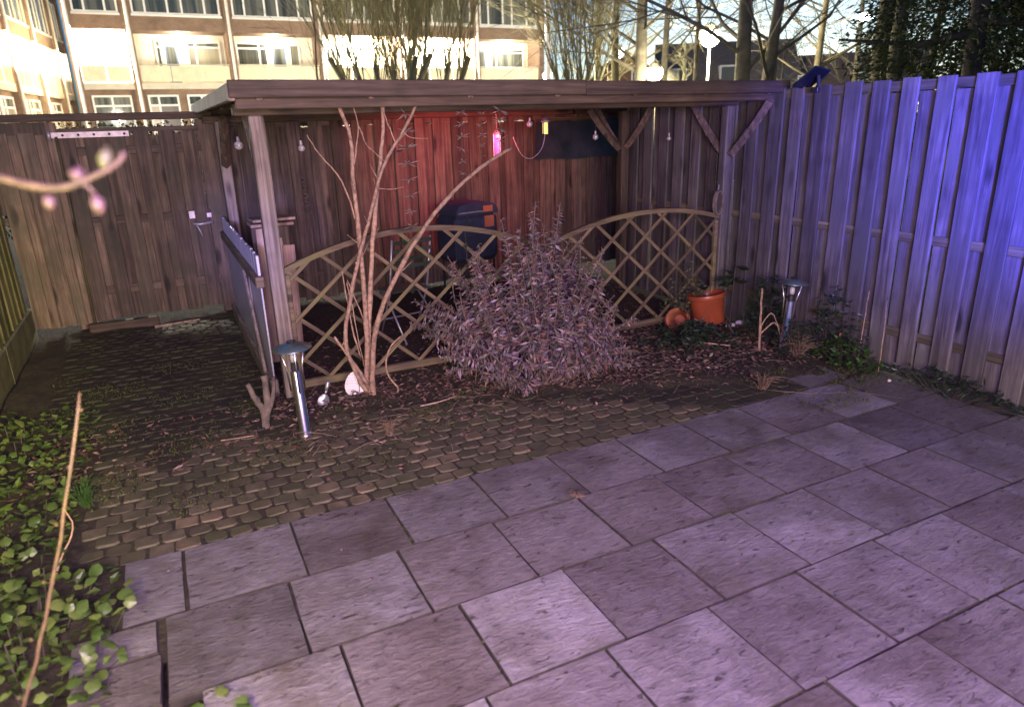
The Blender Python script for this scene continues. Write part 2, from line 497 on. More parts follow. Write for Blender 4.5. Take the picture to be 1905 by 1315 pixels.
M['litter_twig'] = leafmat('litter_twig', [(.12,.085,.06), (.2,.15,.11), (.08,.055,.04)], .8, 0)
M['straw'] = leafmat('straw', [(.3,.21,.13), (.22,.15,.09), (.36,.27,.18)], .7, .2)
M['garland_leaf'] = leafmat('garland_leaf', [(.34,.3,.25), (.42,.37,.31), (.28,.25,.2)], .6, .2)
M['conifer_leaf'] = leafmat('conifer_needle', [(.02,.035,.012), (.035,.055,.016), (.05,.07,.02), (.03,.035,.016)], .6, .15)
M['hedge_leaf'] = leafmat('hedge_leaf', [(.05,.08,.03), (.09,.12,.05), (.12,.14,.07)], .5, .2)
M['facade'] = facademat('apartment_brick', (.19,.12,.08), (.24,.155,.105), (.26,.21,.16))
M['concrete'] = plain('painted_concrete', (.56,.5,.38), .8, 0, .12, 3, .1)
M['cream'] = plain('cream_plaster', (.72,.66,.52), .8, 0, .06, 2, .05)
M['white_frame'] = plain('white_frame', (.74,.72,.66), .5, 0, .05, 4, 0)
M['parapet'] = plain('ribbed_parapet', (.7,.62,.42), .6, 0, .1, 3, 0, rvar=.06)
M['door_blue'] = plain('blue_grey_door', (.14,.18,.25), .4, 0, .1, 4, 0)
M['pane'] = glassmat('window_pane', (.045,.055,.06), .06, (.2,.2,.17))
M['pane_blind'] = glassmat('blind_pane', (.34,.31,.24), .15, (.42,.38,.30))
M['pane_house'] = glassmat('house_pane', (.12,.13,.13), .1)
M['pipe'] = plain('pale_downpipe', (.6,.56,.5), .45, 0, .1, 6, 0)
M['house_brick'] = facademat('house_brick', (.16,.075,.05), (.2,.10,.065), (.2,.16,.13))
M['roof_tile'] = plain('roof_tile', (.22,.165,.13), .7, 0, .25, 5, .4, .03)
M['roof_red'] = plain('brown_roof_tile', (.26,.16,.11), .75, 0, .25, 5, .4, .03)
M['pole'] = plain('white_pole', (.78,.78,.8), .4, 0, .06, 4, 0)
M['pole_grey'] = plain('galvanised_pole', (.5,.47,.36), .45, .3, .1, 6, 0)
M['gal_lamp'] = emit('gallery_lamp_glow', (1.0,.93,.78), 30)
M['street_glow'] = emit('street_lamp_glow', (1.0,.86,.55), 60)
M['cool_glow'] = emit('cool_lamp_glow', (.75,.88,1.0), 45)
M['bulb'] = plain('frosted_bulb', (.4,.39,.38), .25, 0, .05, 8, 0)
M['red_glow'] = emit('magenta_lamp_glow', (.5,.12,.45), .45)
M['yellow_glow'] = emit('yellow_lamp_glow', (1.0,.8,.2), 1.0)
M['room_glow'] = emit('lit_room', (1.0,.72,.3), 1.6)
M['cover'] = plain('navy_cover', (.022,.03,.055), .9, 0, .3, 7, .35, .02)
M['orange'] = plain('orange_patch', (.36,.12,.05), .6, 0, .2, 8, .1)
M['chair_green'] = plain('green_enamel', (.045,.075,.05), .4, .2, .2, 12, .05)
M['chair_frame'] = plain('pale_chair_frame', (.4,.4,.38), .35, .5, .2, 12, .05)
M['side_panel'] = plain('pale_side_panel', (.46,.46,.52), .32, 0, .12, 3, .05)
M['plinth'] = plain('mossy_concrete', (.1,.095,.055), .9, 0, .45, 5, .5, .02)
M['bud_pink'] = plain('pink_bud', (.085,.055,.042), .5, 0, .45, 90, .05)
M['bud_green'] = plain('green_bud', (.075,.085,.03), .5, 0, .4, 60, .05)
M['twig'] = plain('near_twig', (.075,.052,.03), .6, 0, .4, 60, .2, .004)
M['twig_red'] = plain('reddish_twig', (.06,.034,.022), .6, 0, .45, 40, .2, .004)
M['red_petal'] = plain('red_petal', (.5,.05,.04), .5, 0, .2, 20, 0)
M['pebble'] = plain('white_pebble', (.6,.58,.56), .6, 0, .15, 20, .1)

#STRUCTURE
# ================================================================== the setting
g = MB()
g.add([(-400,-60,-.09),(400,-60,-.09),(400,700,-.09),(-400,700,-.09)], [(0,1,2,3)])
tag(g.obj('ground', M['soil']), kind='structure')

def in_brick(x, y):
    if -0.62 < x < 4.35 and 3.335 < y:
        top = 4.62
        if x > 1.35: top = 4.62 - (x-1.35)*.42
        if x > 3.2: top = 3.85 - (x-3.2)*.42
        if y < top: return True
    if -0.98 < x < 0.5 and 4.3 < y < 7.95:
        if x < -0.62 + .0 and y < 4.9: return False
        return True
    return False
def hh(x, y):
    return (math.sin(x*5.1+y*2.3)*math.cos(y*4.7-x*1.9)*.5 + math.sin(x*13.7-y*9.1)*.25 + math.sin(x*23+y*31)*.15)
# planting bed: a bumpy sheet of soil that dips under the bricks
g = MB(); nx, ny = 124, 110
for j in range(ny+1):
    for i in range(nx+1):
        x = -1.28 + i*6.1/nx; y = 2.55 + j*5.62/ny
        z = .012 + .022*hh(x, y)
        if in_brick(x, y): z = -.009
        elif in_brick(x+.05, y-.05) or in_brick(x-.05, y-.05): z = -.008
        if y < 3.38: z = -.009 if x > -.45 else -.01 + .02*hh(x, y)
        if y > 5.3 and x > .6: z = .0 + .008*hh(x, y)
        g.v.append((x, y, z))
for j in range(ny):
    for i in range(nx):
        a = j*(nx+1)+i
        g.f.append((a, a+1, a+nx+2, a+nx+1))
bed = tag(g.obj('planting_bed', M['soil'], smooth=True), kind='structure')

# patio of riven slabs
patio = tag(empty('patio'), kind='structure')
def slab_mesh(wx, wy, seed):
    """one slab with worn, slightly wavy edges"""
    r_ = random.Random(seed); g = MB(); n = 4
    def ring(ins, z, jit):
        out = []
        cs = [(-wx/2+ins,-wy/2+ins),(wx/2-ins,-wy/2+ins),(wx/2-ins,wy/2-ins),(-wx/2+ins,wy/2-ins)]
        for q in range(4):
            (ax,ay),(bx_,by_) = cs[q], cs[(q+1)%4]
            for k in range(n):
                t = k/n
                out.append((ax+(bx_-ax)*t+r_.uniform(-jit,jit), ay+(by_-ay)*t+r_.uniform(-jit,jit), z))
        return out
    a = ring(0,-.045,0); b = ring(0,-.008,.002); c = ring(.003,0,.0022)
    g.v = a+b+c; m = 4*n
    for k in range(m):
        k2 = (k+1)%m
        g.f.append((k,k2,m+k2,m+k)); g.f.append((m+k,m+k2,2*m+k2,2*m+k))
    g.f.append(tuple(range(2*m,3*m)))
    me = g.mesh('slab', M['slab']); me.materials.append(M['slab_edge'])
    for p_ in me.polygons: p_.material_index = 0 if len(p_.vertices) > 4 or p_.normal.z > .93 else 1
    return me
SL = [slab_mesh(.4935,.4995,s) for s in range(5)]
rowoff = [-.172, -.264, -.155, -.262, -.17, -.10, -.3]
for r_ in range(5):
    yc = 3.33 - .506*(r_+.5)
    for k in range(0, 11):
        xc = rowoff[r_] + .5*(k+.5)
        if xc + .25 > 4.86: continue
        o = inst('slab', SL[R.randrange(5)], patio, (xc, yc, R.uniform(-.003,.003)), (R.uniform(-.006,.006), R.uniform(-.006,.006), R.choice((0, math.pi))+R.uniform(-.004,.004)))
        if r_ == 0 and k > 7: o.location.z = -.003; o.rotation_euler[0] = .012
# narrow edging slabs on the ivy side
EDG = slab_mesh(.24,.49,11)
inst('slab', EDG, patio, (-.3, 3.077, .002), (.01,.01,0))
inst('slab', slab_mesh(.3,.2,12), patio, (-.44, 2.7, .012), (.0,.015,.02))
inst('slab', slab_mesh(.3,.27,14), patio, (-.43, 2.45, .012), (.0,.015,-.02))
inst('slab', slab_mesh(.44,.2,13), patio, (4.25, 3.44, .012), (.03,.0,.08))

# brick path: worn blocks with clipped corners
path = tag(empty('brick_path'), kind='structure')
def brick_geo(g, x, y, z, seed, rz=0.0):
    r_ = random.Random(seed)
    hx, hy, c = .0585+r_.uniform(-.005,.002), .051+r_.uniform(-.004,.002), .016+r_.uniform(-.007,.008)
    j_ = lambda: r_.uniform(-.004,.004)
    pl = [(-hx+c,-hy),(hx-c,-hy),(hx,-hy+c),(hx,hy-c),(hx-c,hy),(-hx+c,hy),(-hx,hy-c),(-hx,-hy+c)]
    pl = [(a+j_(), b+j_()) for (a,b) in pl]
    V = []
    for (sx, zz) in ((1.0,-.05),(1.0,-.012),(.9,0.0)):
        for (px, py) in pl:
            qx, qy = px*sx, py*(sx if sx == 1 else .86)
            V.append((x+qx*math.cos(rz)-qy*math.sin(rz), y+qx*math.sin(rz)+qy*math.cos(rz), z+zz))
    F = [(k,(k+1)%8,8+(k+1)%8,8+k) for k in range(8)] + [(8+k,8+(k+1)%8,16+(k+1)%8,16+k) for k in range(8)] + [tuple(range(16,24))]
    return g.add(V, F)
BR = [brick_geo(MB(), 0, 0, 0, s).mesh('brick', M['brick']) for s in range(8)]
BM = [brick_geo(MB(), 0, 0, 0, s).mesh('brick', M['brick_dark']) for s in range(8)]
spots = []
row = 0
y = 3.39
while y < 7.98:
    off = .061 if row % 2 else 0
    x = -1.0 + off
    while x < 4.4:
        if in_brick(x, y) and in_brick(x, y-.03):
            spots.append((x+R.uniform(-.004,.004), y+R.uniform(-.004,.004), R.uniform(-.006,.004)-.002))
        x += .122
    y += .107; row += 1
spots.sort(key=lambda p: p[0]**2+p[1]**2)
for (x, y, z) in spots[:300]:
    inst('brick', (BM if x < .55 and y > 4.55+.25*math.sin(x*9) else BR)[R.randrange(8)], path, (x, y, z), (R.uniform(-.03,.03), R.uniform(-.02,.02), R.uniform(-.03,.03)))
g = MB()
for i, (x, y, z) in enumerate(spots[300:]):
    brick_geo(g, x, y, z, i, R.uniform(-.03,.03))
tag(g.obj('brick_paving', M['brick_dark'], path), kind='stuff')

# ================================================================== fences
def board_mesh(wd, th, ht, seed, mat, n=5):
    """a plank standing along z, edges not quite straight"""
    r_ = random.Random(seed); g = MB(); c = .004
    bow = r_.uniform(-.004,.004); ph = r_.uniform(0,6)
    prof = [(-wd/2+c,-th/2),(wd/2-c,-th/2),(wd/2,-th/2+c),(wd/2,th/2),(-wd/2,th/2),(-wd/2,-th/2+c)]
    for i in range(n+1):
        t = i/n; dx = bow*math.sin(t*math.pi)+.0015*math.sin(t*9+ph); dy = .003*math.sin(t*4+ph)
        for (a, b) in prof: g.v.append((a+dx, b+dy, ht*t))
    m = 6
    for i in range(n):
        for k in range(m):
            k2 = (k+1)%m; g.f.append((i*m+k, i*m+k2, (i+1)*m+k2, (i+1)*m+k))
    g.f.append(tuple(range(m))[::-1]); g.f.append(tuple(n*m+k for k in range(m)))
    return g.mesh('board', mat)

def fence_run(parent, p0, p1, face, top, mat, rail_mat, front=.14, pitch=.25, rails=(.28,1.0), z0=.03, back_drop=.09, seed=0, tiltv=.004, posts=(), rail_h=.07):
    """hit-and-miss fence from p0 to p1; `face` is the unit vector towards the viewer"""
    p0, p1, face = Vector(p0), Vector(p1), Vector(face)
    d = (p1-p0); Ln = d.length; d.normalize()
    ang = math.atan2(d.y, d.x)
    # board meshes face local -y; turn so that -y points along `face`
    if (Matrix.Rotation(ang, 3, 'Z') @ Vector((0,-1,0))).dot(face) < 0: ang += math.pi
    fm = [board_mesh(front*(.9+.05*i), .018, top-z0, seed+i, mat) for i in range(4)]
    bm_ = [board_mesh(front*1.18, .018, top-z0-back_drop, seed+10+i, mat) for i in range(4)]
    rr = random.Random(seed)
    n = int(Ln/pitch)
    for i in range(n+1):
        a = p0 + d*(i*pitch+front/2+rr.uniform(-.012,.012))
        if (a-p0).length < Ln-.04:
            q = a + face*.019
            inst('board', fm[rr.randrange(4)], parent, (q.x, q.y, z0+rr.uniform(-.012,.012)), (rr.uniform(-.003,.003), rr.uniform(-tiltv,tiltv), ang+rr.uniform(-.02,.02)))
        b = a + d*pitch/2
        if (b-p0).length < Ln-.04:
            q = b - face*.019
            inst('board', bm_[rr.randrange(4)], parent, (q.x, q.y, z0+rr.uniform(-.012,.012)), (rr.uniform(-.003,.003), rr.uniform(-tiltv,tiltv), ang+rr.uniform(-.02,.02)))
    for z in list(rails)+[top-.085]:
        g = MB(); g.cbox(0, Ln, -.0085, .0085, z, z+(rail_h if z > 1.5 else .065), .004)
        g.obj('rail', rail_mat, parent, loc=(p0.x, p0.y, 0), rot=(0,0,math.atan2(d.y, d.x)))
    for t in posts:
        q = p0 + d*t - face*.09
        g = MB(); g.cbox(-.035,.035,-.035,.035,0,top-.02,.005)
        g.obj('post', mat, parent, loc=(q.x, q.y, 0))

M['rail_right'] = wood('right_fence_rail', (.07,.062,.03), (.12,.108,.055), (.17,.15,.08), 'x', var=.3)
M['rail_brown'] = wood('brown_rail', (.06,.045,.03), (.12,.09,.065), (.17,.13,.1), 'x', var=.3)
fr = thing('plank_fence', 'tall grey weathered plank fence on the right, washed in blue light', 'fence')
fence_run(fr, (4.87,.6,0), (4.87,6.85,0), (-1,0,0), 2.13, M['fence'], M['rail_right'], seed=3, posts=(.2,2.0,3.8,5.6))
fb = thing('plank_fence', 'brown plank fence forming the back wall of the pergola, lit red', 'fence')
fence_run(fb, (.62,8.2,0), (6.1,8.2,0), (0,-1,0), 2.02, M['shed'], M['rail_brown'], front=.15, pitch=.24, seed=31, rails=(.28,), rail_h=.06)
fl = thing('plank_fence', 'mossy olive plank fence on the left above a concrete plinth', 'fence')
fence_run(fl, (-1.36,2.2,0), (-1.36,8.1,0), (1,0,0), 1.98, M['left_fence'], M['rail_brown'], seed=51, z0=.27, pitch=.22, rails=(.5,1.1), posts=(.3,2.1,3.9,5.7))
g = MB()
for k in range(4):
    y0 = 2.2+k*1.5
    g = MB(); g.cbox(-1.385,-1.315,y0+.004,y0+1.494,-.05,.29,.012)
    g.obj('plinth_panel', M['plinth'], fl)

# fence beside the gate, with the beam that spans over it
fg = thing('gate_surround', 'dark wooden surround with a long top beam over the garden gate', 'fence')
sm = [board_mesh(.14,.018,1.86,90+i,M['gate']) for i in range(3)]
for i, x in enumerate((-1.24,-1.02)):
    inst('board', sm[i], fg, (x, 8.13, .08))
for i, x in enumerate((-1.13,-.93)):
    inst('board', sm[2-i], fg, (x, 8.17, .06))
MB().cbox(-1.4,.62,8.08,8.17,2.035,2.105,.006).obj('top_beam', M['beam_x'], fg)
MB().cbox(-.93,-.84,8.2,8.29,0,2.03,.006).obj('post', M['gate'], fg)
MB().cbox(.452,.63,8.14,8.29,0,2.03,.006).obj('post', M['gate'], fg)
MB().cbox(-1.4,-.8,8.18,8.196,1.2,2.034,.003).obj('infill_board', M['gate'], fg)
MB().cbox(-.86,-.765,8.13,8.19,0,2.03,.004).obj('post', M['gate'], fg)
MB().cbox(-.85,-.2,8.0,8.09,-.03,.085,.012).obj('sill_board', M['beam_x'], fg)
MB().cbox(-1.4,-.86,8.19,8.23,1.1,1.17,.004).obj('rail', M['rail_brown'], fg)

gt = thing('garden_gate', 'brown plank garden gate with a zinc strap hinge and latch', 'gate')
gm = [board_mesh(.14,.018,1.84,120+i,M['gate']) for i in range(4)]
gb = [board_mesh(.14,.018,1.8,130+i,M['gate']) for i in range(4)]
for i in range(6):
    inst('board', gm[i%4], gt, (-.70+i*.215, 8.115, .1+R.uniform(-.01,.01)), (0,R.uniform(-.004,.004),R.uniform(-.02,.02)))
for i in range(5):
    inst('board', gb[i%4], gt, (-.59+i*.215, 8.168, .1+R.uniform(-.01,.01)), (0,R.uniform(-.004,.004),R.uniform(-.02,.02)))
MB().cbox(-.76,.47,8.106,8.135,1.925,1.972,.004).obj('top_rail', M['rail_brown'], gt)
for z in (.35,1.05,1.72):
    MB().cbox(-.78,.47,8.128,8.155,z,z+.08,.004).obj('rail', M['rail_brown'], gt)
MB().tube([(-.79,8.085,.07),(-.785,8.085,1.0),(-.775,8.085,1.9)],[.013,.012,.013],8).obj('edge_rod', M['left_fence'], gt, smooth=True)
g = MB().cbox(-.82,-.16,8.088,8.097,1.885,1.94,.003); hg = g.obj('strap_hinge', M['steel_hinge'], gt)
hg.rotation_euler = (0, 0, 0)
for i in range(5):
    MB().ball((-.72+i*.13,8.086,1.912),.012,8,4,(1,.5,1)).obj('bolt', M['black_rubber'], hg, smooth=True)
MB().tube([(-.83,8.085,1.87),(-.83,8.085,1.955)],.018,8).obj('hinge_knuckle', M['steel_hinge'], hg, smooth=True)
la = MB().cbox(.25,.31,8.085,8.1,1.05,1.13,.004).obj('latch_plate', M['steel_hinge'], gt)
MB().cbox(.42,.47,8.085,8.1,1.05,1.1,.004).obj('latch_keep', M['steel_hinge'], la)
MB().tube([(.27,8.07,1.0),(.34,8.06,.99),(.47,8.065,1.005)],[.014,.015,.018],8).obj('latch_bolt', M['steel_hinge'], la, smooth=True)
MB().tube([(.30,8.07,1.0),(.33,8.06,.93),(.35,8.06,.86)],[.01,.009,.007],6).obj('latch_pull', M['steel_hinge'], la, smooth=True)

# ================================================================== pergola
pg = thing('pergola', 'low flat-roofed wooden pergola with plank fascia against the back fence', 'pergola')
def fascia(x0,x1,y0,y1,z0,z1,name,mat):
    n = 8; g = MB(); V=[]
    return MB().cbox(x0,x1,y0,y1,z0,z1,.006).obj(name, mat, pg)
MB().cbox(.46,2.9,4.59,4.615,2.09,2.19,.005).obj('fascia_board', M['beam_x'], pg)
MB().cbox(2.905,4.93,4.592,4.617,2.085,2.182,.005).obj('fascia_board', M['beam_x'], pg)
MB().cbox(.5,4.9,4.70,4.74,2.03,2.105,.005).obj('under_fascia', M['beam_x'], pg)
MB().cbox(.52,4.86,5.1,5.2,2.0,2.075,.006).obj('front_beam', M['beam_x'], pg)
MB().cbox(.52,4.86,8.0,8.09,1.985,2.06,.006).obj('rear_beam', M['beam_x'], pg)
MB().cbox(.455,.495,4.62,8.3,2.075,2.175,.006).obj('side_fascia', M['post'], pg)
MB().cbox(4.905,4.935,4.62,6.8,2.09,2.17,.006).obj('side_fascia', M['beam_y'], pg)
for i in range(7):
    x = .64+i*.69
    MB().cbox(x-.022,x+.022,4.67,8.28,2.078,2.135,.005).obj('rafter', M['beam_y'], pg)
for i in range(19):
    y0 = 4.62+i*.195
    MB().cbox(.5,4.9,y0,y0+.19,2.14,2.158,.003).obj('roof_board', M['beam_x'], pg)
MB().cbox(4.95,6.1,6.9,8.3,2.14,2.158,.003).obj('roof_board', M['beam_x'], pg)
MB().cbox(4.9,6.08,8.0,8.09,1.985,2.06,.006).obj('rear_beam', M['beam_x'], pg)
MB().cbox(.5,6.1,8.31,8.335,1.99,2.16,.004).obj('rear_fascia', M['beam_x'], pg)
def post(x, y, h, mat, s=.05):
    return MB().cbox(x-s,x+s,y-s,y+s,-.03,h,.008).obj('post', mat, pg)
post(.66,5.15,2.0,M['post']); post(.66,7.85,2.0,M['post']); post(4.78,5.15,2.0,M['fence'],.045); post(4.79,6.8,2.0,M['shed'],.045)
def brace(a, b, mat, wd=.045):
    a, b = Vector(a), Vector(b); mid = (a+b)/2 + Vector((0,0,-.05))
    pts = [a*(1-t)**2 + mid*2*t*(1-t) + b*t*t for t in [i/6 for i in range(7)]]
    g = MB().tube(pts, [wd]*7, 4); return g.obj('brace', mat, pg)
brace((.66,5.2,1.58),(.66,5.66,2.03),M['post'],.03); 
brace((4.79,5.1,1.58),(4.8,4.68,2.03),M['shed']); brace((4.79,5.2,1.58),(4.79,5.66,2.04),M['shed'])
brace((4.79,6.86,1.6),(4.79,7.34,2.03),M['shed']); brace((4.74,6.8,1.6),(4.34,6.8,2.03),M['shed']); brace((4.79,6.74,1.62),(4.79,6.3,2.03),M['shed'])
brace((.66,7.8,1.58),(.66,7.4,2.03),M['shed'])
# dark sheet closing the gap under the rear beam, and the batten at its foot
ds = thing('dark_sheet', 'dark sheet hung under the roof in the rear right corner of the pergola', 'sheet', (4.98,8.08,1.45))
g = MB(); n=14
for j in range(5):
    for i in range(n+1):
        x = -.62+i*1.6/n; g.v.append((x, .03*math.sin(i*1.3+j*.8)*.5, j*.115+.012*math.sin(i*.9)*(1-j/4)))
for j in range(4):
    for i in range(n):
        a=j*(n+1)+i; g.f.append((a,a+1,a+n+2,a+n+1))
g.obj('sheet_cloth', M['dark_sheet'], ds, smooth=True)
MB().cbox(-.62,.98,-.03,.0,.47,.51,.004).obj('batten', M['rail_right'], ds)

# side screen on the left of the pergola
ss = thing('side_screen', 'waist-high pale side screen with slats and rail on the left of the pergola', 'screen')
MB().cbox(.553,.565,5.26,7.98,.13,.84,.003).obj('panel', M['side_panel'], ss)
for i in range(17):
    y0 = 5.27+i*.16
    MB().cbox(.55,.57,y0,y0+.142,.905,1.06+R.uniform(-.006,.006),.004).obj('slat', M['side_panel'], ss)
MB().cbox(.52,.58,5.21,7.99,.83,.91,.006).obj('rail', M['lattice'], ss)
MB().cbox(.52,.58,5.21,7.99,-.02,.125,.008).obj('base_board', M['post'], ss)
MB().cbox(.535,.55,5.9,6.0,.126,.83,.004).obj('upright', M['post'], ss)
MB().tube([(.52,5.42,.13),(.53,6.1,.82)],.014,6).obj('leaning_pole', M['post'], ss)

# ================================================================== lattice panels
def lattice(x0, x1, yb, z_end, rise, label, z_right=None):
    t = thing('lattice_panel', label, 'trellis', group=None)
    xm, hw = (x0+x1)/2, (x1-x0)/2
    zr = z_right if z_right is not None else z_end
    top = lambda x: z_end + (zr-z_end)*(x-x0)/(x1-x0) + rise*(1-((x-xm)/hw)**2)
    g = MB(); n=18; prof=[(-.022,-.02),(.022,-.02),(.022,.02),(-.022,.02)]
    for i in range(n+1):
        x = x0+(x1-x0)*i/n
        for (a,b) in prof: g.v.append((x, yb+a, top(x)+b))
    for i in range(n):
        for k in range(4):
            k2=(k+1)%4; g.f.append((i*4+k,(i+1)*4+k,(i+1)*4+k2,i*4+k2))
    g.f.append((0,1,2,3)); g.f.append(tuple(n*4+k for k in (3,2,1,0)))
    g.obj('arched_rail', M['lattice'], t)
    MB().cbox(x0,x1,yb-.02,yb+.02,.05,.11,.005).obj('bottom_rail', M['lattice'], t)
    MB().cbox(x0-.001,x0+.034,yb-.019,yb+.019,.111,top(x0)-.03,.005).obj('side_rail', M['lattice'], t)
    MB().cbox(x1-.034,x1+.001,yb-.019,yb+.019,.111,top(x1)-.03,.005).obj('side_rail', M['lattice'], t)
    for sgn, dy in ((1,-.007),(-1,.007)):
        c = x0-1.2
        while c < x1+1.2:
            # points on the line z = .11 + sgn*(x-c) inside the panel
            ins = []
            for i in range(241):
                x = x0+.02+(x1-x0-.04)*i/240; z = .11+sgn*(x-c)*.88
                if .1 <= z <= top(x)-.01: ins.append((x,z))
            if len(ins) > 18:
                a, b = Vector((ins[0][0],0,ins[0][1])), Vector((ins[-1][0],0,ins[-1][1])); L_=(b-a).length
                g = MB().cbox(0,L_,-.006,.006,-.0145,.0145,.002)
                o = g.obj('slat', M['lattice'], t, loc=(a.x, yb+dy, a.z))
                o.rotation_euler = (0, -math.atan2(b.z-a.z, b.x-a.x), 0)
            c += .36
    return t
lattice(.715,2.72,5.15,.95,.21,'arched wooden lattice panel next to the left pergola post')
lattice(2.75,4.73,5.15,.87,.17,'arched wooden lattice panel behind the terracotta pot', 1.01)
# ================================================================== apartment block
def apartment(label, loc, rz, bays, zoff, lit, name='apartment_building', x_end=None):
    t = thing(name, label, 'building', loc, rz)
    def part(g, nm, mat, par=None): return g.obj(nm, mat, par or t)
    X0, X1 = bays[0][0], bays[-1][1]
    H = 12.5
    zs, zf, zb, zw = 4.0, 4.32, 6.75, 7.5     # slab underside, gallery floor, spandrel bottom, window sill
    part(MB().box(X0,X1,0.0,1.55,zs+.01,zf), 'gallery_floor', M['concrete'])
    part(MB().box(X0,X1,1.55,9,0,H), 'rear_wall', M['cream'])
    part(MB().box(X0,X1,0.02,1.55,zb,zw), 'spandrel', M['facade'])
    part(MB().box(X0,X1,0.10,1.55,9.6,10.4), 'spandrel', M['facade'])
    part(MB().box(X0,X1,0.12,1.55,10.41,H), 'upper_wall', M['facade'])
    part(MB().box(X0,X1,0.25,1.55,0,zs), 'ground_floor_wall', M['facade'])
    def win(x0, x1, y, z0, z1, mull, transom=None, pm='pane'):
        f = MB(); b = .09
        f.box(x0,x1,y-.06,y+.02,z0,z0+b); f.box(x0,x1,y-.06,y+.02,z1-b,z1)
        f.box(x0,x0+b,y-.06,y+.02,z0+b,z1-b); f.box(x1-b,x1,y-.06,y+.02,z0+b,z1-b)
        for m_ in mull: f.box(m_-.045,m_+.045,y-.06,y+.02,z0+b,z1-b)
        w_ = part(f, 'window', M['white_frame'])
        xs = [x0+b]+[q for m_ in mull for q in (m_-.045, m_+.045)]+[x1-b]
        for i in range(0, len(xs), 2):
            if transom:
                MB().box(xs[i],xs[i+1],y-.05,y+.0,transom,transom+.09).obj('transom', M['white_frame'], w_)
                MB().box(xs[i],xs[i+1],y-.012,y-.002,z0+b,transom).obj('pane', M[pm], w_)
                MB().box(xs[i],xs[i+1],y-.012,y-.002,transom+.09,z1-b).obj('pane', M['pane'], w_)
            else:
                MB().box(xs[i],xs[i+1],y-.012,y-.002,z0+b,z1-b).obj('pane', M[pm], w_)
        return w_
    def door(x0, x1, y, z0, z1):
        d = part(MB().box(x0,x1,y-.05,y+.01,z0,z1), 'door', M['door_blue'])
        MB().box(x0+.1,x1-.1,y-.06,y-.051,z0+.95,z1-.15).obj('pane', M['pane'], d)
        MB().box(x0-.09,x0-.002,y-.07,y+.01,z0,z1+.12).obj('door_frame', M['white_frame'], d)
        MB().box(x1+.002,x1+.09,y-.07,y+.01,z0,z1+.12).obj('door_frame', M['white_frame'], d)
        return d
    for i, (a, b, style) in enumerate(bays):
        # piers and downpipe
        part(MB().box(a-.17,a+.17,-.06,1.56,0,H), 'pier', M['facade'])
        if i > 0 or style == 'first':
            part(MB().tube([(a+.02,-.13,0),(a+.02,-.13,H)],.075,8), 'downpipe', M['pipe'])
        l, r_ = a+.28, b-.28; wd = r_-l
        # upper windows (five lights)
        if wd > 3: m_ = [l+wd*q for q in (.15,.40,.56,.82)]
        else: m_ = [l+wd*.27,l+wd*.72]
        win(l, r_, .10, zw, 9.58, m_)
        part(MB().box(l-.05,r_+.05,-.05,.09,zw-.1,zw-.002), 'window_sill', M['white_frame'])
        part(MB().box(l-.28,l,.08,.16,zw,9.6), 'brick_jamb', M['facade']); part(MB().box(r_,r_+.28,.08,.16,zw,9.6), 'brick_jamb', M['facade'])
        # gallery front: ribbed parapet panels and handrail
        n = 3 if wd > 3 else 2
        for k in range(n):
            x0 = l-.08+k*(wd+.16)/n; x1 = l-.08+(k+1)*(wd+.16)/n
            pa = part(MB().box(x0+.02,x1-.02,.02,.05,zf+.05,5.12), 'parapet_panel', M['parapet'])
            for q in range(1, 14):
                xx = x0+.02+(x1-x0-.04)*q/14
                if wd > 3 and i < 4: MB().box(xx-.012,xx+.012,.0,.019,zf+.06,5.1).obj('rib', M['parapet'], pa)
        part(MB().box(l-.1,r_+.1,-.0,.06,5.16,5.21), 'handrail', M['pole_grey'])
        # gallery back wall: doors and windows
        if style == 'B':
            door(l+1.25,l+1.85,1.54,zf,6.3); win(l+2.3,r_-.1,1.54,5.2,6.45,[l+2.75],6.1,'pane_blind')
            win(l+.8,l+1.12,1.54,5.0,6.5,[],6.1)
        elif style == 'C':
            win(l+.1,l+1.75,1.54,5.25,6.45,[l+1.3],6.1); door(l+2.0,l+2.7,1.54,zf,6.3); win(l+2.9,l+3.5,1.54,5.2,6.4,[],None)
        elif style == 'F':
            door(l+.35,l+.95,1.54,zf,6.3); win(l+1.3,r_-.2,1.54,5.2,6.4,[l+1.7],6.1)
        else:
            door(l+.3,l+.9,1.54,zf,6.3)
            if wd > 2.5: win(l+1.3,r_-.3,1.54,5.2,6.4,[l+2.0],6.1,'pane_blind')
        # ground floor windows
        if wd > 3:
            win(l+.05,l+1.5,.24,1.2,3.75,[l+.55],3.2,'pane_blind' if i%2 else 'pane'); win(l+1.9,r_-.1,.24,1.2,3.75,[l+2.6],3.2,'pane_blind')
        else:
            win(l+.1,r_-.1,.24,1.2,3.75,[l+wd*.5],3.2)
        # lamp under the gallery ceiling
        lp = part(MB().ball(((l+r_)/2,.75,zb-.1),.16,10,6,(1.4,1,.6)), 'ceiling_lamp', M['gal_lamp'])
        pw = lit.get(i, 60)
        if pw:
            c, s = math.cos(rz), math.sin(rz); lx, ly = (l+r_)/2, .62
            lamp('gallery_lamp_light', 'POINT', (loc[0]+lx*c-ly*s, loc[1]+lx*s+ly*c, zb-.3+loc[2]), pw, (1.0,.91,.72), .15)
    part(MB().box(X1-.17,X1+.17,-.06,9,0,H), 'pier', M['facade'])
    return t
apartment('long brick apartment block with brightly lit open galleries behind the pergola', (0,42,0), 0.0,
    [(-2.55,-.02,'first'),(0,4.65,'B'),(4.67,9.33,'C'),(9.35,14.0,'D'),(14.02,18.68,'D'),(18.7,23.15,'F')], 0, {0:9000,1:230,2:210,3:8000,4:8000,5:500})
ax, ay, bx2, by2 = -5.5, 40.9, -3.9, 53.0
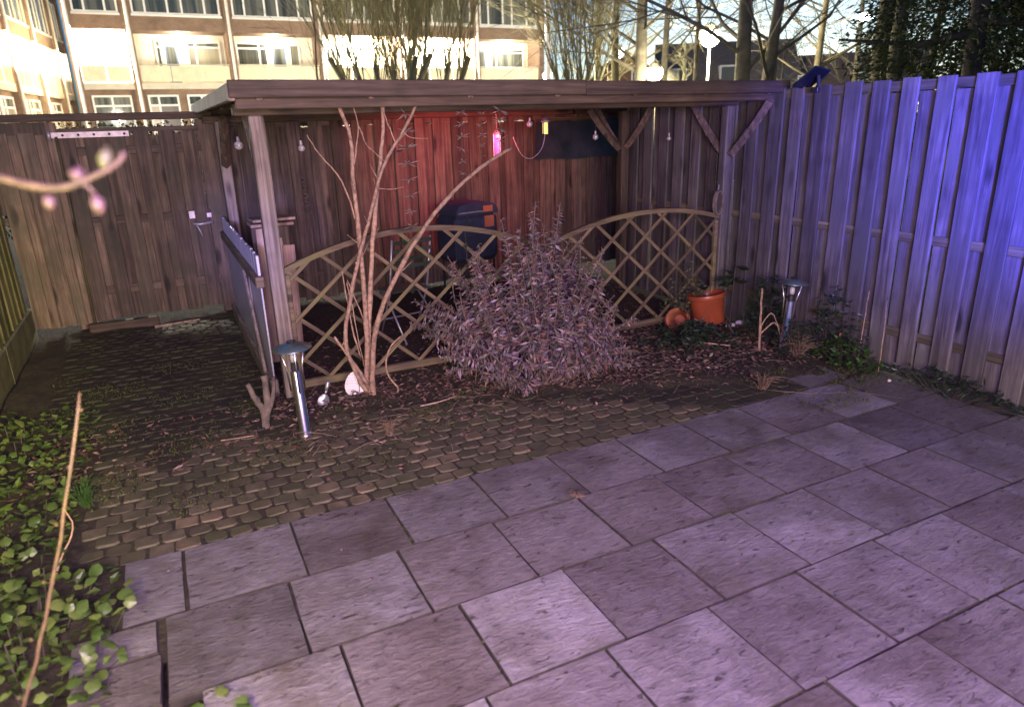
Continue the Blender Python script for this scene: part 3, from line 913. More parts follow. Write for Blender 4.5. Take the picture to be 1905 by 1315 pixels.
ang = math.atan2(by2-ay, bx2-ax)
apartment('brick apartment wing at the far left edge with bright galleries', (ax-.2,ay,0), ang, [(-6.5,-1.8,'first'),(-1.8,2.8,'D'),(2.8,7.4,'C'),(7.4,12.0,'D'),(12.0,14.6,'D')], 0, {1:6000,2:6000,3:3000,4:1500,0:0})

# ================================================================== houses beyond the trees
def house(label, dirx, diry, dist, width, depth, eave, ridge, wallm, roofm, turn, wins=(), chimney=None, dormer=False):
    x, y = dirx*dist, diry*dist
    face = math.atan2(-dirx, diry)           # local -y looks back at the garden
    t = thing('gabled_house', label, 'house', (x, y, 0), face+turn)
    w2, d2 = width/2, depth/2
    MB().add([(-w2,-d2,0),(w2,-d2,0),(w2,d2,0),(-w2,d2,0),(-w2,-d2,eave),(w2,-d2,eave),(w2,d2,eave),(-w2,d2,eave),(-w2,0,ridge-.12),(w2,0,ridge-.12)],
             [(0,1,5,4),(2,3,7,6),(1,2,6,9,5),(3,0,4,8,7)]).obj('wall', wallm, t)
    o_ = .35
    k = (ridge-eave)/d2
    rf = MB()
    for sg in (-1,1):
        yo = sg*(d2+o_); zo = eave-k*o_
        rf.add([(-w2-o_,yo,zo),(w2+o_,yo,zo),(w2+o_,0,ridge),(-w2-o_,0,ridge),(-w2-o_,yo,zo+.14),(w2+o_,yo,zo+.14),(w2+o_,0,ridge+.14),(-w2-o_,0,ridge+.14)],
               [(0,1,2,3),(4,5,6,7),(0,1,5,4),(1,2,6,5),(0,3,7,4)])
    ro = rf.obj('roof', roofm, t)
    if chimney:
        MB().box(chimney-.35,chimney+.35,-.35,.35,ridge-.6,ridge+.75).obj('chimney', wallm, ro)
    for (side, u0, u1, z0, z1) in wins:
        g = MB(); p = MB()
        if side == 'front':
            g.box(u0,u1,-d2-.06,-d2+.02,z0,z1); p.box(u0+.1,u1-.1,-d2-.075,-d2-.061,z0+.1,z1-.1)
        elif side == 'roof':
            # dormer standing out of the slope
            yy = -d2*.75
            g.box(u0,u1,yy-.3,yy+1.6,z0,z1); p.box(u0+.12,u1-.12,yy-.315,yy-.301,z0+.15,z1-.12)
        elif side == 'end':
            g.box(-w2-.06,-w2+.02,u0,u1,z0,z1); p.box(-w2-.075,-w2-.061,u0+.1,u1-.1,z0+.1,z1-.1)
        f = g.obj('window', M['white_frame'], t); p.obj('pane', M['pane_house'], f)
    return t
house('grey gabled house end between two tree trunks behind the pergola roof', .585,.811, 58, 9.0, 8.2, 3.4, 6.35, M['house_brick'], M['roof_tile'], math.pi/2-.12, [('end',-1.6,-.4,4.0,5.1)])
house('dark brick house with lit dormers behind the street lamp', .672,.7405, 60, 9.5, 9.0, 3.7, 7.15, M['house_brick'], M['roof_tile'], .12, [('roof',-5.0,-2.9,3.9,5.3),('roof',-.6,1.0,4.1,5.4)], chimney=-1.8)
house('long brown tiled house roof at the right beyond the garden fence', .766,.642, 60, 10.8, 9.0, 3.0, 5.9, M['house_brick'], M['roof_red'], -.1, [('roof',-2.2,-1.0,3.9,4.5),('roof',1.6,2.6,3.9,4.5)], chimney=-4.6)

# ================================================================== lamps of the street
def street_lamp(label, d, dist, zl, r_, power, col, glow, pole, group=None, arm=0.0):
    x, y = d[0]*dist, d[1]*dist
    t = thing('street_lamp', label, 'street lamp', (x, y, 0))
    MB().tube([(0,0,0),(0,0,zl-.1)],[.075,.05],8).obj('pole', pole, t, smooth=True)
    rx, ry = d[1], -d[0]
    if arm: MB().tube([(0,0,zl-.12),(rx*arm*.5,ry*arm*.5,zl+.15),(rx*arm,ry*arm,zl+.22)],.04,6).obj('arm', pole, t)
    c = (rx*arm, ry*arm, zl+(.2 if arm else 0))
    hd = MB().ball(c, r_, 12, 8, (1.5,1.5,.7) if arm else (1,1,1)).obj('lantern', glow, t, smooth=True)
    MB().lathe([(r_*.95,c[2]+r_*.45),(r_*.5,c[2]+r_*1.0),(.04,c[2]+r_*1.2)],12,Matrix.Translation((c[0],c[1],0))).obj('cap', M['pole_grey'], hd)
    if power: lamp('street_lamp_light', 'POINT', (x+c[0]-d[0]*(r_+.25), y+c[1]-d[1]*(r_+.25), c[2]-.1), power, col, .2)
    return t
street_lamp('street lamp with a round warm lantern rising in front of the dark brick house', (.659,.7522), 38, 5.6, .5, 3200, (1,.83,.5), M['street_glow'], M['pole'])
street_lamp('low street lamp glaring just above the pergola fascia', (.6065,.795), 18, 2.93, .2, 160, (1,.8,.45), M['street_glow'], M['pole_grey'])
street_lamp('street lamp on a slender pole with a side arm above the brown roof', (.7527,.6584), 42, 6.2, .26, 400, (1,.95,.85), M['cool_glow'], M['pole_grey'], arm=1.9)
street_lamp('small cold street lamp glowing through the bare trees on the left of the gabled house', (.568,.823), 44, 5.6, .36, 500, (.8,.9,1), M['cool_glow'], M['pole_grey'])
street_lamp('small cold lamp low beside the tall white pole', (.4895,.872), 36, 4.0, .22, 150, (.8,.9,1), M['cool_glow'], M['pole_grey'])
wp = thing('flag_pole', 'tall white pole beside the end of the apartment block', 'pole', (.4905*31,.8714*31,0))
MB().tube([(0,0,0),(0,0,11)],[.12,.1],10).obj('shaft', M['pole'], wp, smooth=True)
MB().lathe([(.28,0),(.28,.12),(.12,.2)],10).obj('foot', M['pole_grey'], wp)
MB().ball((0,0,11.05),.12,8,6).obj('finial', M['pole'], wp)

# ================================================================== trees
def branchy(g, p, d, L_, r0, depth, rnd, spread=.5, up=.12, kids=(3,4), n=4, shrink=.62, minr=.006):
    segs = 4 if depth > 0 else 3
    pts = [p.copy()]; dd = d.normalized(); rs = [r0]
    for i in range(segs):
        dd = (dd + Vector((rnd.gauss(0,.13),rnd.gauss(0,.13),rnd.gauss(0,.08)+up*.4))).normalized()
        pts.append(pts[-1] + dd*L_/segs); rs.append(max(minr, r0*(1-.55*(i+1)/segs)))
    g.tube(pts, rs, n if depth > 1 else 3, cap=False)
    if depth == 0: return
    for k in range(rnd.randint(*kids)):
        t = rnd.uniform(.25,1.0); i = min(segs-1, int(t*segs)); f = t*segs-i
        q = pts[i].lerp(pts[i+1], f); base = (pts[i+1]-pts[i]).normalized()
        ax_ = base.orthogonal(); ax_ = Quaternion(base, rnd.uniform(0,6.283)) @ ax_
        nd = (base*math.cos(spread*rnd.uniform(.6,1.4)) + ax_*math.sin(spread*rnd.uniform(.6,1.4)) + Vector((0,0,up))).normalized()
        branchy(g, q, nd, L_*shrink*rnd.uniform(.75,1.2), max(minr, rs[i]*.55), depth-1, rnd, spread, up, kids, n, shrink, minr)
def bare_tree(label, d, dist, h, r0, seed, mat='bark_tree', lean=(0,0), clear=.35, limbs=16, depth=3, spread=.55, name='bare_tree', Lf=.42, up=.1, kids=(5,7), minr=.007):
    rnd = random.Random(seed)
    t = thing(name, label, 'tree', (d[0]*dist, d[1]*dist, 0))
    pts = []; rs = []
    for i in range(9):
        f = i/8
        pts.append(Vector((lean[0]*f*h*.5+rnd.gauss(0,.06)*f*h*.1, lean[1]*f*h*.5+rnd.gauss(0,.06)*f*h*.1, f*h))); rs.append(r0*(1.25 if i==0 else 1)*(1-.8*f))
    MB().tube(pts, rs, 9).obj('trunk', M[mat], t, smooth=True)
    g = MB()
    for k in range(limbs):
        f = clear + (1-clear)*(k+rnd.random())/limbs*.97
        i = min(7, int(f*8)); q = pts[i].lerp(pts[i+1], f*8-i)
        th = rnd.uniform(0,6.283)
        nd = Vector((math.cos(th)*1.0, math.sin(th)*1.0, .35+.7*f))
        branchy(g, q, nd, h*Lf*(1.15-.75*f)*rnd.uniform(.8,1.15), r0*.28*(1.1-.7*f), depth-1, rnd, spread, up, kids, 5, .6, minr)
    g.obj('crown', M[mat], t)
    return t
def shoot_tree(label, d, dist, seed, stems, base_w, fan, h, z0=.6, mat='bark_willow'):
    """many upright shoots fanning out of a few thick stems"""
    rnd = random.Random(seed)
    t = thing('bare_tree', label, 'tree', (d[0]*dist, d[1]*dist, 0))
    rx, ry = d[1], -d[0]
    g = MB()
    roots = []
    for k in range(stems):
        u = (k+.5)/stems*2-1
        off = u*base_w + rnd.uniform(-.15,.15); v = rnd.uniform(-.6,.6)
        p0 = Vector((rx*off*.25, ry*off*.25, 0)); p1 = Vector((rx*off+d[0]*v*.5, ry*off+d[1]*v*.5, 2.6+rnd.uniform(-.4,.4)))
        p2 = p1 + Vector((rx*u*fan*.35, ry*u*fan*.35, 1.3))
        g.tube([p0,(p0+p1)/2+Vector((rnd.uniform(-.1,.1),rnd.uniform(-.1,.1),.1)),p1,p2],[.2,.15,.12,.09],6); roots.append((p1,p2,u))
    g.obj('trunk', M[mat], t, smooth=True)
    g = MB()
    for (p1,p2,u) in roots:
        for k in range(18):
            f = rnd.random(); q = p1.lerp(p2, f)
            s = u*fan*.28 + rnd.gauss(0,fan*.2); v = rnd.gauss(0,fan*.22)
            nd = Vector((rx*s+d[0]*v, ry*s+d[1]*v, 2.2+rnd.uniform(0,.8)))
            branchy(g, q, nd, (h-2.6)*rnd.uniform(.5,1.0), rnd.uniform(.012,.026), 2, rnd, .3, .18, (3,4), 4, .6, .006)
    g.obj('crown', M[mat], t)
    return t
shoot_tree('broad many-stemmed bare willow in front of the lit galleries', (.29,.957), 26, 5, 6, 1.3, 2.4, 8.0)
shoot_tree('second many-stemmed willow, right of the broad one and redder at its foot', (.345,.9386), 27, 6, 5, 1.1, 2.0, 7.6)
shoot_tree('narrow olive willow between the white pole and the gabled house', (.527,.85), 27, 8, 5, .55, 1.5, 8.5)
bare_tree('slim dark bare sapling in front of the middle gallery bay', (.205,.9788), 24, 7.5, .045, 21, 'bark_tree', lean=(.06,.0), clear=.35, limbs=10, depth=2, Lf=.33, minr=.006)
bare_tree('tall bare tree trunk in front of the gabled house', (.5915,.8063), 28, 15, .27, 31, lean=(.02,0), clear=.2, limbs=22, depth=3)
bare_tree('thinner bare tree trunk just right of the gabled house', (.617,.787), 30, 14, .16, 32, clear=.22, limbs=18, depth=3)
bare_tree('forked bare tree in front of the dark brick house, left trunk', (.692,.7219), 24, 14, .28, 33, lean=(-.04,.02), clear=.2, limbs=20, depth=3)
bare_tree('forked bare tree in front of the dark brick house, right trunk leaning right', (.7065,.7077), 24.5, 14, .22, 34, lean=(.10,-.08), clear=.2, limbs=20, depth=3)
bare_tree('bare tree behind the side-arm street lamp', (.752,.659), 40, 15, .22, 35, clear=.2, limbs=20, depth=3)
bare_tree('small wispy bare tree left of the brown roof', (.7245,.6893), 46, 6.6, .12, 36, 'bark_dark', clear=.45, limbs=14, depth=3, Lf=.3)
bare_tree('pale bare tree behind the narrow willow', (.546,.8378), 36, 15, .22, 37, 'bark_willow', clear=.15, limbs=22, depth=3)
bare_tree('faint bare tree right of the brown roof chimney', (.779,.627), 46, 14, .2, 38, clear=.15, limbs=20, depth=3)
bare_tree('small pollarded tree lit yellow by the street lamp', (.6365,.7713), 42, 5.6, .2, 39, 'bark_willow', clear=.6, limbs=16, depth=2, Lf=.3, spread=.6)

bare_tree('slender bare trunk left of the round warm street lamp', (.6475,.762), 34, 14, .13, 41, clear=.25, limbs=16, depth=3)
bare_tree('slender bare trunk right of the leaning forked trunk', (.7165,.6976), 30, 14, .13, 42, clear=.25, limbs=16, depth=3)
bare_tree('mossy bare trunk between the narrow willow and the gabled house', (.5655,.8247), 30, 14, .2, 43, 'bark_willow', clear=.2, limbs=18, depth=3)
def leafy_trunk(label, d, dist, h, r0, seed, clump_r, n, mat, bark, name, low=.1, limbs=(), size=.16, thin=1.0):
    rnd = random.Random(seed)
    t = thing(name, label, 'tree', (d[0]*dist, d[1]*dist, 0))
    pts = [Vector((rnd.gauss(0,.05),rnd.gauss(0,.05),h*i/7)) for i in range(8)]
    MB().tube(pts, [r0*(1-.7*i/7) for i in range(8)], 9).obj('trunk', M[bark], t, smooth=True)
    g = MB()
    rx, ry = d[1], -d[0]
    for (z, s, L_) in limbs:
        a = Vector((0,0,z)); q = [a]
        for k in range(5):
            q.append(q[-1]+Vector((rx*s*L_/5+rnd.gauss(0,.04), ry*s*L_/5+rnd.gauss(0,.04), (-.1 if k<2 else .09)*L_/3)))
        MB().tube(q,[.09,.075,.06,.05,.04,.025],6).obj('limb', M['bark_dark'], t, smooth=True)
    for k in range(n):
        # clumps of short sprays hung on the tree, ragged outline
        z = h*(low+(1-low)*rnd.random()); th = rnd.uniform(0,6.283)
        rr_ = clump_r(z/h)*math.sqrt(rnd.random())*rnd.uniform(.75,1.15)
        c = Vector((math.cos(th)*rr_, math.sin(th)*rr_, z))
        for q in range(7):
            p = c+Vector((rnd.gauss(0,.16),rnd.gauss(0,.16),rnd.gauss(0,.12)))*thin
            dd = Vector((math.cos(th)+rnd.gauss(0,.5), math.sin(th)+rnd.gauss(0,.5), -.25+rnd.gauss(0,.45)))
            g.leaf(p, dd, Vector((rnd.gauss(0,.4),rnd.gauss(0,.4),1)), size*rnd.uniform(.6,1.5), size*.42*rnd.uniform(.7,1.3))
    g.obj('crown', M[mat], t)
    return t
leafy_trunk('ivy-clad trunk right of the brown roof', (.796,.6053), 26, 12, .34, 61, lambda f: .62-.2*f, 1500, 'conifer_leaf', 'bark_tree', 'ivy_clad_tree', .05, size=.13)
leafy_trunk('second ivy-clad trunk close beside the first', (.806,.592), 25, 12, .26, 62, lambda f: .45-.15*f, 900, 'conifer_leaf', 'bark_tree', 'ivy_clad_tree', .05, size=.12)
leafy_trunk('tall dark conifer with curved bare limbs at the right edge', (.8475,.5308), 17, 13, .2, 63, lambda f: 2.7-1.7*f, 2300, 'conifer_leaf', 'bark_dark', 'conifer', .2,
    limbs=((3.3,-1,2.4),(4.3,-1,2.8),(5.3,-1,2.2),(4.4,1,2.2),(3.5,1,1.8)), size=.15)
leafy_trunk('dense dark conifer filling the top right corner', (.879,.477), 19, 12, .22, 64, lambda f: 2.6-1.5*f, 3000, 'conifer_leaf', 'bark_dark', 'conifer', .1, size=.17)
leafy_trunk('green bushy conifer low behind the right fence', (.865,.502), 24, 6, .15, 65, lambda f: 2.2-1.4*f, 1700, 'hedge_leaf', 'bark_dark', 'conifer', .1, size=.16)
leafy_trunk('thin dark conifer between the ivy trunks and the big conifer', (.827,.562), 30, 11, .16, 66, lambda f: 1.5-.9*f, 900, 'conifer_leaf', 'bark_dark', 'conifer', .2, size=.17)

# clipped hedge seen through the slot above the gate
hd = thing('hedge', 'green hedge showing through the slot above the garden gate', 'hedge', (-.4,9.0,0))
g = MB(); rnd = random.Random(9)
for k in range(3600):
    p = Vector((rnd.uniform(-1.1,1.0), rnd.uniform(-.25,.25), rnd.uniform(.9,2.02)))
    g.leaf(p, Vector((rnd.gauss(0,1),-.6+rnd.gauss(0,.6),.3+rnd.gauss(0,.6))), Vector((rnd.gauss(0,.5),-1,rnd.gauss(0,.5)+.5)), rnd.uniform(.03,.06), rnd.uniform(.02,.035))
g.obj('foliage', M['hedge_leaf'], hd)
for k in range(7): MB().tube([(-1+k*.32,0,0),(-1+k*.32+.04,.03,1.9)],.015,5).obj('stem', M['bark_dark'], hd)
# ================================================================== plants in the garden
def stem(g, pts, r0, r1, n=7, wob=.006, rnd=R):
    """smooth tapering stem through the given points, with slight swellings at the nodes"""
    P_ = [Vector(p) for p in pts]; out = []
    for i in range(len(P_)-1):
        a = P_[max(i-1,0)]; b = P_[i]; c = P_[i+1]; d = P_[min(i+2,len(P_)-1)]
        for k in range(4):
            t = k/4
            q = .5*((2*b)+(c-a)*t+(2*a-5*b+4*c-d)*t*t+(3*b-a-3*c+d)*t**3)
            out.append(q+Vector((rnd.uniform(-wob,wob),rnd.uniform(-wob,wob),0)))
    out.append(P_[-1]); m = len(out)-1
    rs = [(r0+(r1-r0)*i/m)*(1.18 if i%5==3 else 1.0) for i in range(m+1)]
    g.tube(out, rs, n); return out
sh = thing('bare_shrub', 'tall bare shrub of tan stems rising in front of the left lattice panel', 'shrub', (1.17,4.86,0))
def sp(xz, dy=0.0): return [(x-1.17, dy+dd, z) for (x, z, dd) in xz]
STEMS = [
 (.022,.012,[(1.17,-.03,.0),(1.16,.12,.0),(1.2,.56,0),(1.21,1.03,.01),(1.21,1.59,.02),(1.22,1.83,.02),(1.15,2.06,.0)]),
 (.022,.012,[(1.18,-.03,.03),(1.18,.12,.03),(1.25,.72,.03),(1.31,1.14,.03),(1.39,1.58,.02),(1.43,1.82,.0),(1.45,2.07,-.02)]),
 (.017,.010,[(1.15,.05,-.04),(1.09,.17,-.05),(1.02,.45,-.06),(1.09,.75,-.05),(1.19,1.07,-.04),(1.24,1.19,-.03),(1.37,1.56,-.05),(1.44,1.71,-.06),(1.56,1.87,-.07),(1.68,2.07,-.08)]),
 (.022,.012,[(1.2,-.02,-.02),(1.2,.15,-.02),(1.27,.55,-.03),(1.44,.89,-.05),(1.69,1.24,-.06),(1.96,1.49,-.06),(2.18,1.63,-.05),(2.39,1.73,-.04)]),
 (.006,.004,[(1.2,1.3,.03),(1.14,1.56,.05),(1.01,1.74,.05),(.94,1.87,.05)]),
 (.009,.005,[(1.3,-.02,-.06),(1.38,.02,-.06),(1.31,.17,-.05),(1.33,.34,-.05),(1.45,.44,-.05)]),
 (.012,.008,[(1.16,.1,-.05),(1.05,.32,-.06),(.95,.51,-.06)]),
 (.006,.003,[(1.21,1.62,.02),(1.25,1.78,.0),(1.27,1.93,-.01),(1.24,2.06,-.01)]),
 (.005,.003,[(1.27,1.92,-.01),(1.32,1.79,-.01),(1.39,1.72,0)]),
 (.005,.003,[(1.5,1.8,-.07),(1.46,1.93,-.06),(1.42,2.05,-.05)]),
 (.005,.003,[(1.17,.6,-.06),(1.08,.9,-.05),(1.11,.6,-.05),(1.14,.25,-.04)]),
 (.004,.002,[(1.38,1.5,.02),(1.47,1.49,.0),(1.56,1.5,.0)]),
 (.004,.002,[(1.56,1.87,-.07),(1.62,1.83,-.06),(1.74,1.82,-.06)]),
 (.007,.004,[(1.14,.3,.02),(1.1,.52,.03),(1.08,.78,.03),(1.07,.95,.03)]),
]
for (r0, r1, pts) in STEMS:
    g = MB(); out_ = stem(g, [(x-1.17, dd, z) for (x,z,dd) in pts], r0, r1, 7, .004)
    so = g.obj('stem', M['bark'], sh, smooth=True)
    if r0 > .011:                         # buds and short side twigs
        rs_ = random.Random(int(r0*1e5)+len(pts))
        for k in range(6, len(out_)-1, 3):
            q = Vector(out_[k]); th = rs_.uniform(0,6.283); dv = Vector((math.cos(th), math.sin(th)*.5, .5))
            if rs_.random() < .45:
                l_ = rs_.uniform(.04,.16); gg = MB(); gg.tube([q, q+dv*l_*.5+Vector((0,0,.01)), q+dv*l_+Vector((0,0,.03))],[.0042,.003,.0015],4); gg.obj('side_twig', M['bark'], so)
            else: MB().ball(q+dv*.012,.007,6,4,(1,1,1.4)).obj('bud', M['bark'], so)

# bush of narrow grey leaves
bu = thing('leafy_bush', 'rounded greyish purple bush with narrow leaves in front of the lattice', 'bush', (2.4,4.5,0))
rnd = random.Random(77)
gl = MB()
tips = []
for k in range(104):                      # upright shoots that make the ragged top
    x = rnd.uniform(-.64,.62); y_ = rnd.gauss(0,.2)
    z = (1.1-.42*abs(x)**2.2)*rnd.uniform(.6,1.06)
    if abs(x) < .72: tips.append((x, y_, z, .62, 1))
for k in range(46):                      # arching side shoots
    s_ = rnd.choice((-1,1)); x = s_*rnd.uniform(.45,.86); y_ = rnd.gauss(0,.22)
    tips.append((x, y_, rnd.uniform(.18,.72), .7, 0))
tips += [(.02,.0,1.37,.5,1),(-.03,.02,1.29,.5,1),(.24,.03,1.34,.5,1),(.1,.05,1.2,.5,1),(-.26,.0,1.26,.5,1),(.48,.0,1.1,.5,1),(.36,.0,1.1,.5,1),(-.5,.05,1.0,.5,1)]
tips += [(rnd.uniform(.15,.95), rnd.uniform(-.5,-.1), rnd.uniform(.06,.26), .75, 0) for k in range(26)]
tips += [(rnd.uniform(-.6,.6), rnd.uniform(-.42,-.2), rnd.uniform(.05,.5), .7, 0) for k in range(34)]
for (x, y_, z, fr_, upr) in tips:
    if x > .3: x = .3+(x-.3)*.8
    if rnd.random() < .1: continue
    b = Vector((x*(.45 if upr else .2)+rnd.uniform(-.08,.08), y_*.4, 0)); tp = Vector((x, y_, z))
    mid = b.lerp(tp,.55)+(Vector((rnd.gauss(0,.1),rnd.gauss(0,.08),.03)) if upr else Vector((x*.12, y_*.2, .2)))
    pts = [b*(1-t)**2+mid*2*t*(1-t)+tp*t*t for t in [i/7 for i in range(8)]]
    g = MB(); g.tube(pts,[.0075-.0007*i for i in range(8)],4); g.obj('stem', M['bark_bush'], bu)
    L0 = (tp-b).length
    nodes = int(12+25*L0*fr_)
    bare = rnd.random() < .12
    for q in range(nodes):
        t = 1-fr_*(q+rnd.random())/nodes; i = min(6,int(t*7)); p = pts[i].lerp(pts[i+1], t*7-i)
        base = (pts[i+1]-pts[i]).normalized(); ph = rnd.uniform(0,6.283); size = (.55+.75*(1-t)/fr_) if q > 2 else .5
        for w_ in range(1 if bare else rnd.randint(2,4)):
            out = Quaternion(base, ph+w_*1.9+rnd.gauss(0,.3)) @ base.orthogonal()
            dd = (base*.35+out+Vector((rnd.gauss(0,.3),rnd.gauss(0,.3),-.35+rnd.gauss(0,.6))))
            gl.leaf(p, dd, out.cross(base)+Vector((0,0,1)), rnd.uniform(.03,.095)*size, rnd.uniform(.01,.025)*size, rnd.uniform(-.1,.4))
gl.obj('foliage', M['bush_leaf'], bu)

# fallen stems and litter of the bush
g = MB(); rnd = random.Random(5)
for k in range(8200):
    x = rnd.uniform(.5,4.75); y_ = 4.55+rnd.gauss(0,.5)
    if rnd.random() < .13: x = rnd.uniform(-.95,.6); y_ = rnd.uniform(4.2,5.2)
    if rnd.random() < .12: x = rnd.uniform(.7,4.7); y_ = rnd.uniform(5.2,7.0)
    if y_ < 3.4 + abs(rnd.gauss(0,.18)) or (in_brick(x,y_) and rnd.random() < .66): continue
    th = rnd.uniform(0,6.283)
    g.leaf(Vector((x,y_,.03+.022*hh(x,y_)*.5+rnd.uniform(0,.015) if not in_brick(x,y_) else .008)), Vector((math.cos(th),math.sin(th),rnd.gauss(0,.25))), Vector((rnd.gauss(0,.3),rnd.gauss(0,.3),1)), rnd.uniform(.02,.065), rnd.uniform(.01,.03), rnd.uniform(-.2,.3))
for k in range(260):
    x = rnd.uniform(-.3,4.7); y_ = 3.3-abs(rnd.gauss(0,.9))
    if y_ < .9: continue
    th = rnd.uniform(0,6.283)
    g.leaf(Vector((x,y_,.006)), Vector((math.cos(th),math.sin(th),rnd.uniform(0,.2))), Vector((rnd.gauss(0,.2),rnd.gauss(0,.2),1)), rnd.uniform(.008,.03), rnd.uniform(.004,.012), rnd.uniform(-.2,.2))
tag(g.obj('leaf_litter', M['dead_leaf']), 'brown dead leaves strewn over the planting bed and path', 'leaf litter', kind='stuff')
g = MB()
for k in range(520):
    x = rnd.uniform(.5,4.4); y_ = 4.3+rnd.gauss(0,.4)
    if y_ < 3.5: continue
    th = rnd.uniform(0,6.283); L_ = rnd.uniform(.04,.2); z = .02+.02*hh(x,y_)
    if in_brick(x,y_) and rnd.random() < .7: continue
    a = Vector((x,y_,max(z,.008))); b = a+Vector((math.cos(th)*L_, math.sin(th)*L_, rnd.uniform(0,.03)))
    g.tube([a,(a+b)/2+Vector((0,0,.01)),b],[.0022,.002,.0012],3)
tag(g.obj('twig_litter', M['litter_twig']), 'fine dry twigs scattered across the planting bed', 'twigs', kind='stuff')
# moss: tiny tufts in the joints and along the bed
g = MB()
for k in range(9000):
    q = rnd.random()
    if q < .45: x, y_ = rnd.uniform(-1.0,.6), rnd.uniform(3.7,6.5)
    elif q < .62: x, y_ = rnd.uniform(1.3,2.9), 4.5-(rnd.random()**2)*.2-.0*1
    elif q < .8: x, y_ = rnd.uniform(-.6,1.6), rnd.uniform(3.6,4.7)
    else: x, y_ = rnd.uniform(3.7,4.8), rnd.uniform(2.9,3.7)
    if math.sin(x*6.3+2)*math.sin(y_*7.1)+rnd.gauss(0,.25) < .15: continue
    z = .004 if in_brick(x,y_) else .03+.02*hh(x,y_)
    th = rnd.uniform(0,6.283)
    g.leaf(Vector((x,y_,z-.006)), Vector((math.cos(th)*.6,math.sin(th)*.6,1)), Vector((math.sin(th),-math.cos(th),.2)), rnd.uniform(.008,.026), rnd.uniform(.006,.016), .2)
for k in range(2600):
    r_ = rnd.randrange(5)
    if rnd.random() < .55: x, y_ = rnd.uniform(-.15,4.8), 3.33-.506*rnd.randrange(0,5)+rnd.gauss(0,.004)
    else: x, y_ = rowoff[r_]+.5*rnd.randrange(1,10)+rnd.gauss(0,.004), 3.33-.506*(r_+rnd.random())
    if math.sin(x*4.1+1.3*y_)+math.sin(y_*5.3-x*2.2)+rnd.gauss(0,.3) < .35 or x > 4.8: continue
    th = rnd.uniform(0,6.283)
    g.leaf(Vector((x,y_,-.008)), Vector((math.cos(th)*.8,math.sin(th)*.8,1)), Vector((math.sin(th),-math.cos(th),.2)), rnd.uniform(.008,.02), rnd.uniform(.006,.014), .2)
tag(g.obj('moss', M['moss']), 'low dark moss growing over the bricks and bed', 'moss', kind='stuff')

# dry grass tufts
def tuft(label, x, y_, n, L_, spread, mat='straw'):
    t = thing('grass_tuft', label, 'grass', (x,y_,0)); g = MB()
    for k in range(n):
        th = rnd.uniform(0,6.283); s = rnd.uniform(.2,1)*spread; l = L_*rnd.uniform(.5,1.1)
        a = Vector((rnd.gauss(0,.012),rnd.gauss(0,.012),-.01)); b = a+Vector((math.cos(th)*s*.4,math.sin(th)*s*.4,l*.7)); c = a+Vector((math.cos(th)*s,math.sin(th)*s,l*.8))
        g.tube([a,b,c],[.0028,.002,.0008],3)
    g.obj('blades', M[mat], t)
tuft('dry straw tuft on the brick path near the steel lamp', 1.1,4.13,46,.13,.12)
tuft('small dry tuft in a patio joint', 1.75,2.83,34,.035,.05)
tuft('wispy pale grass clump beside the right fence lamp', 4.5,3.85,60,.28,.22)
tuft('dry grass tuft at the far corner of the patio', 3.75,3.5,40,.16,.14)
tuft('green grass tuft at the edge of the ivy', -.62,4.05,46,.2,.16,'weed_leaf')

# ground ivy in the lower left: every larger leaf its own piece
def ivy_leaf_mesh(seed):
    r_ = random.Random(seed); g = MB()
    n = 15; pts = []
    for k in range(n):
        th = -math.pi*.93+k*2*math.pi*.93/(n-1)
        rr_ = (.46+.05*math.cos(th*5)+r_.uniform(-.02,.02))*(1+.28*math.cos(th)+.1*abs(math.sin(th)))
        pts.append((rr_*math.cos(th)+.25, rr_*math.sin(th), -.16*abs(math.sin(th))-.1*max(0,math.cos(th))+r_.uniform(-.025,.025)))
    V = [(0,0,0),(.3,0,.05)]+pts
    F = [(1,2+k,3+k) for k in range(n-1)]+[(0,2,1),(0,1,1+n)]
    g.add(V,F)
    me = g.mesh('leaf', M['ivy_leaf'], True); return me
IL = [ivy_leaf_mesh(s) for s in range(5)]
def ivy_patch(label, cx, cy, sx, sy, n, z0, z1, size):
    t = thing('ivy_patch', label, 'ivy', (cx,cy,0))
    gstem = MB()
    for k in range(n):
        x, y_ = rnd.uniform(-1,1)*sx, rnd.uniform(-1,1)*sy
        if (x/sx)**2+(y_/sy)**2 > 1.05: continue
        z = rnd.uniform(z0,z1); s = size*rnd.uniform(.55,1.25)
        o = inst('leaf', IL[rnd.randrange(5)], t, (x,y_,z), (rnd.gauss(0,.45), rnd.gauss(.1,.4), rnd.uniform(0,6.283)), (s,s,s))
        if k % 3 == 0: gstem.tube([(x*.8,y_*.8,-.01),(x*.95,y_*.95,z*.6),(x,y_,z)],.0025,3)
    gstem.obj('stems', M['bark_dark'], t)
ivy_patch('large leafy ground ivy in the lower left corner', -.76,2.75,.38,.6,270,.02,.15,.055)
ivy_patch('bright ivy patch along the left edge beyond the near stem', -.93,3.8,.27,.6,170,.03,.13,.052)
ivy_patch('ivy sprigs growing over the patio edge at the bottom', -.16,2.12,.17,.13,34,.01,.07,.045)
ivy_patch('shaded ivy at the foot of the left plinth', -1.08,4.95,.18,.6,46,.02,.14,.055)
g = MB()
for k in range(800):
    x, y_ = rnd.uniform(-1.28,-.45), rnd.uniform(2.0,5.6)
    if x > -.62 and y_ > 3.3: continue
    th = rnd.uniform(0,6.283)
    g.leaf(Vector((x,y_,rnd.uniform(.01,.1))), Vector((math.cos(th),math.sin(th),rnd.gauss(.1,.3))), Vector((rnd.gauss(0,.3),rnd.gauss(0,.3),1)), rnd.uniform(.03,.07), rnd.uniform(.02,.05), .15)
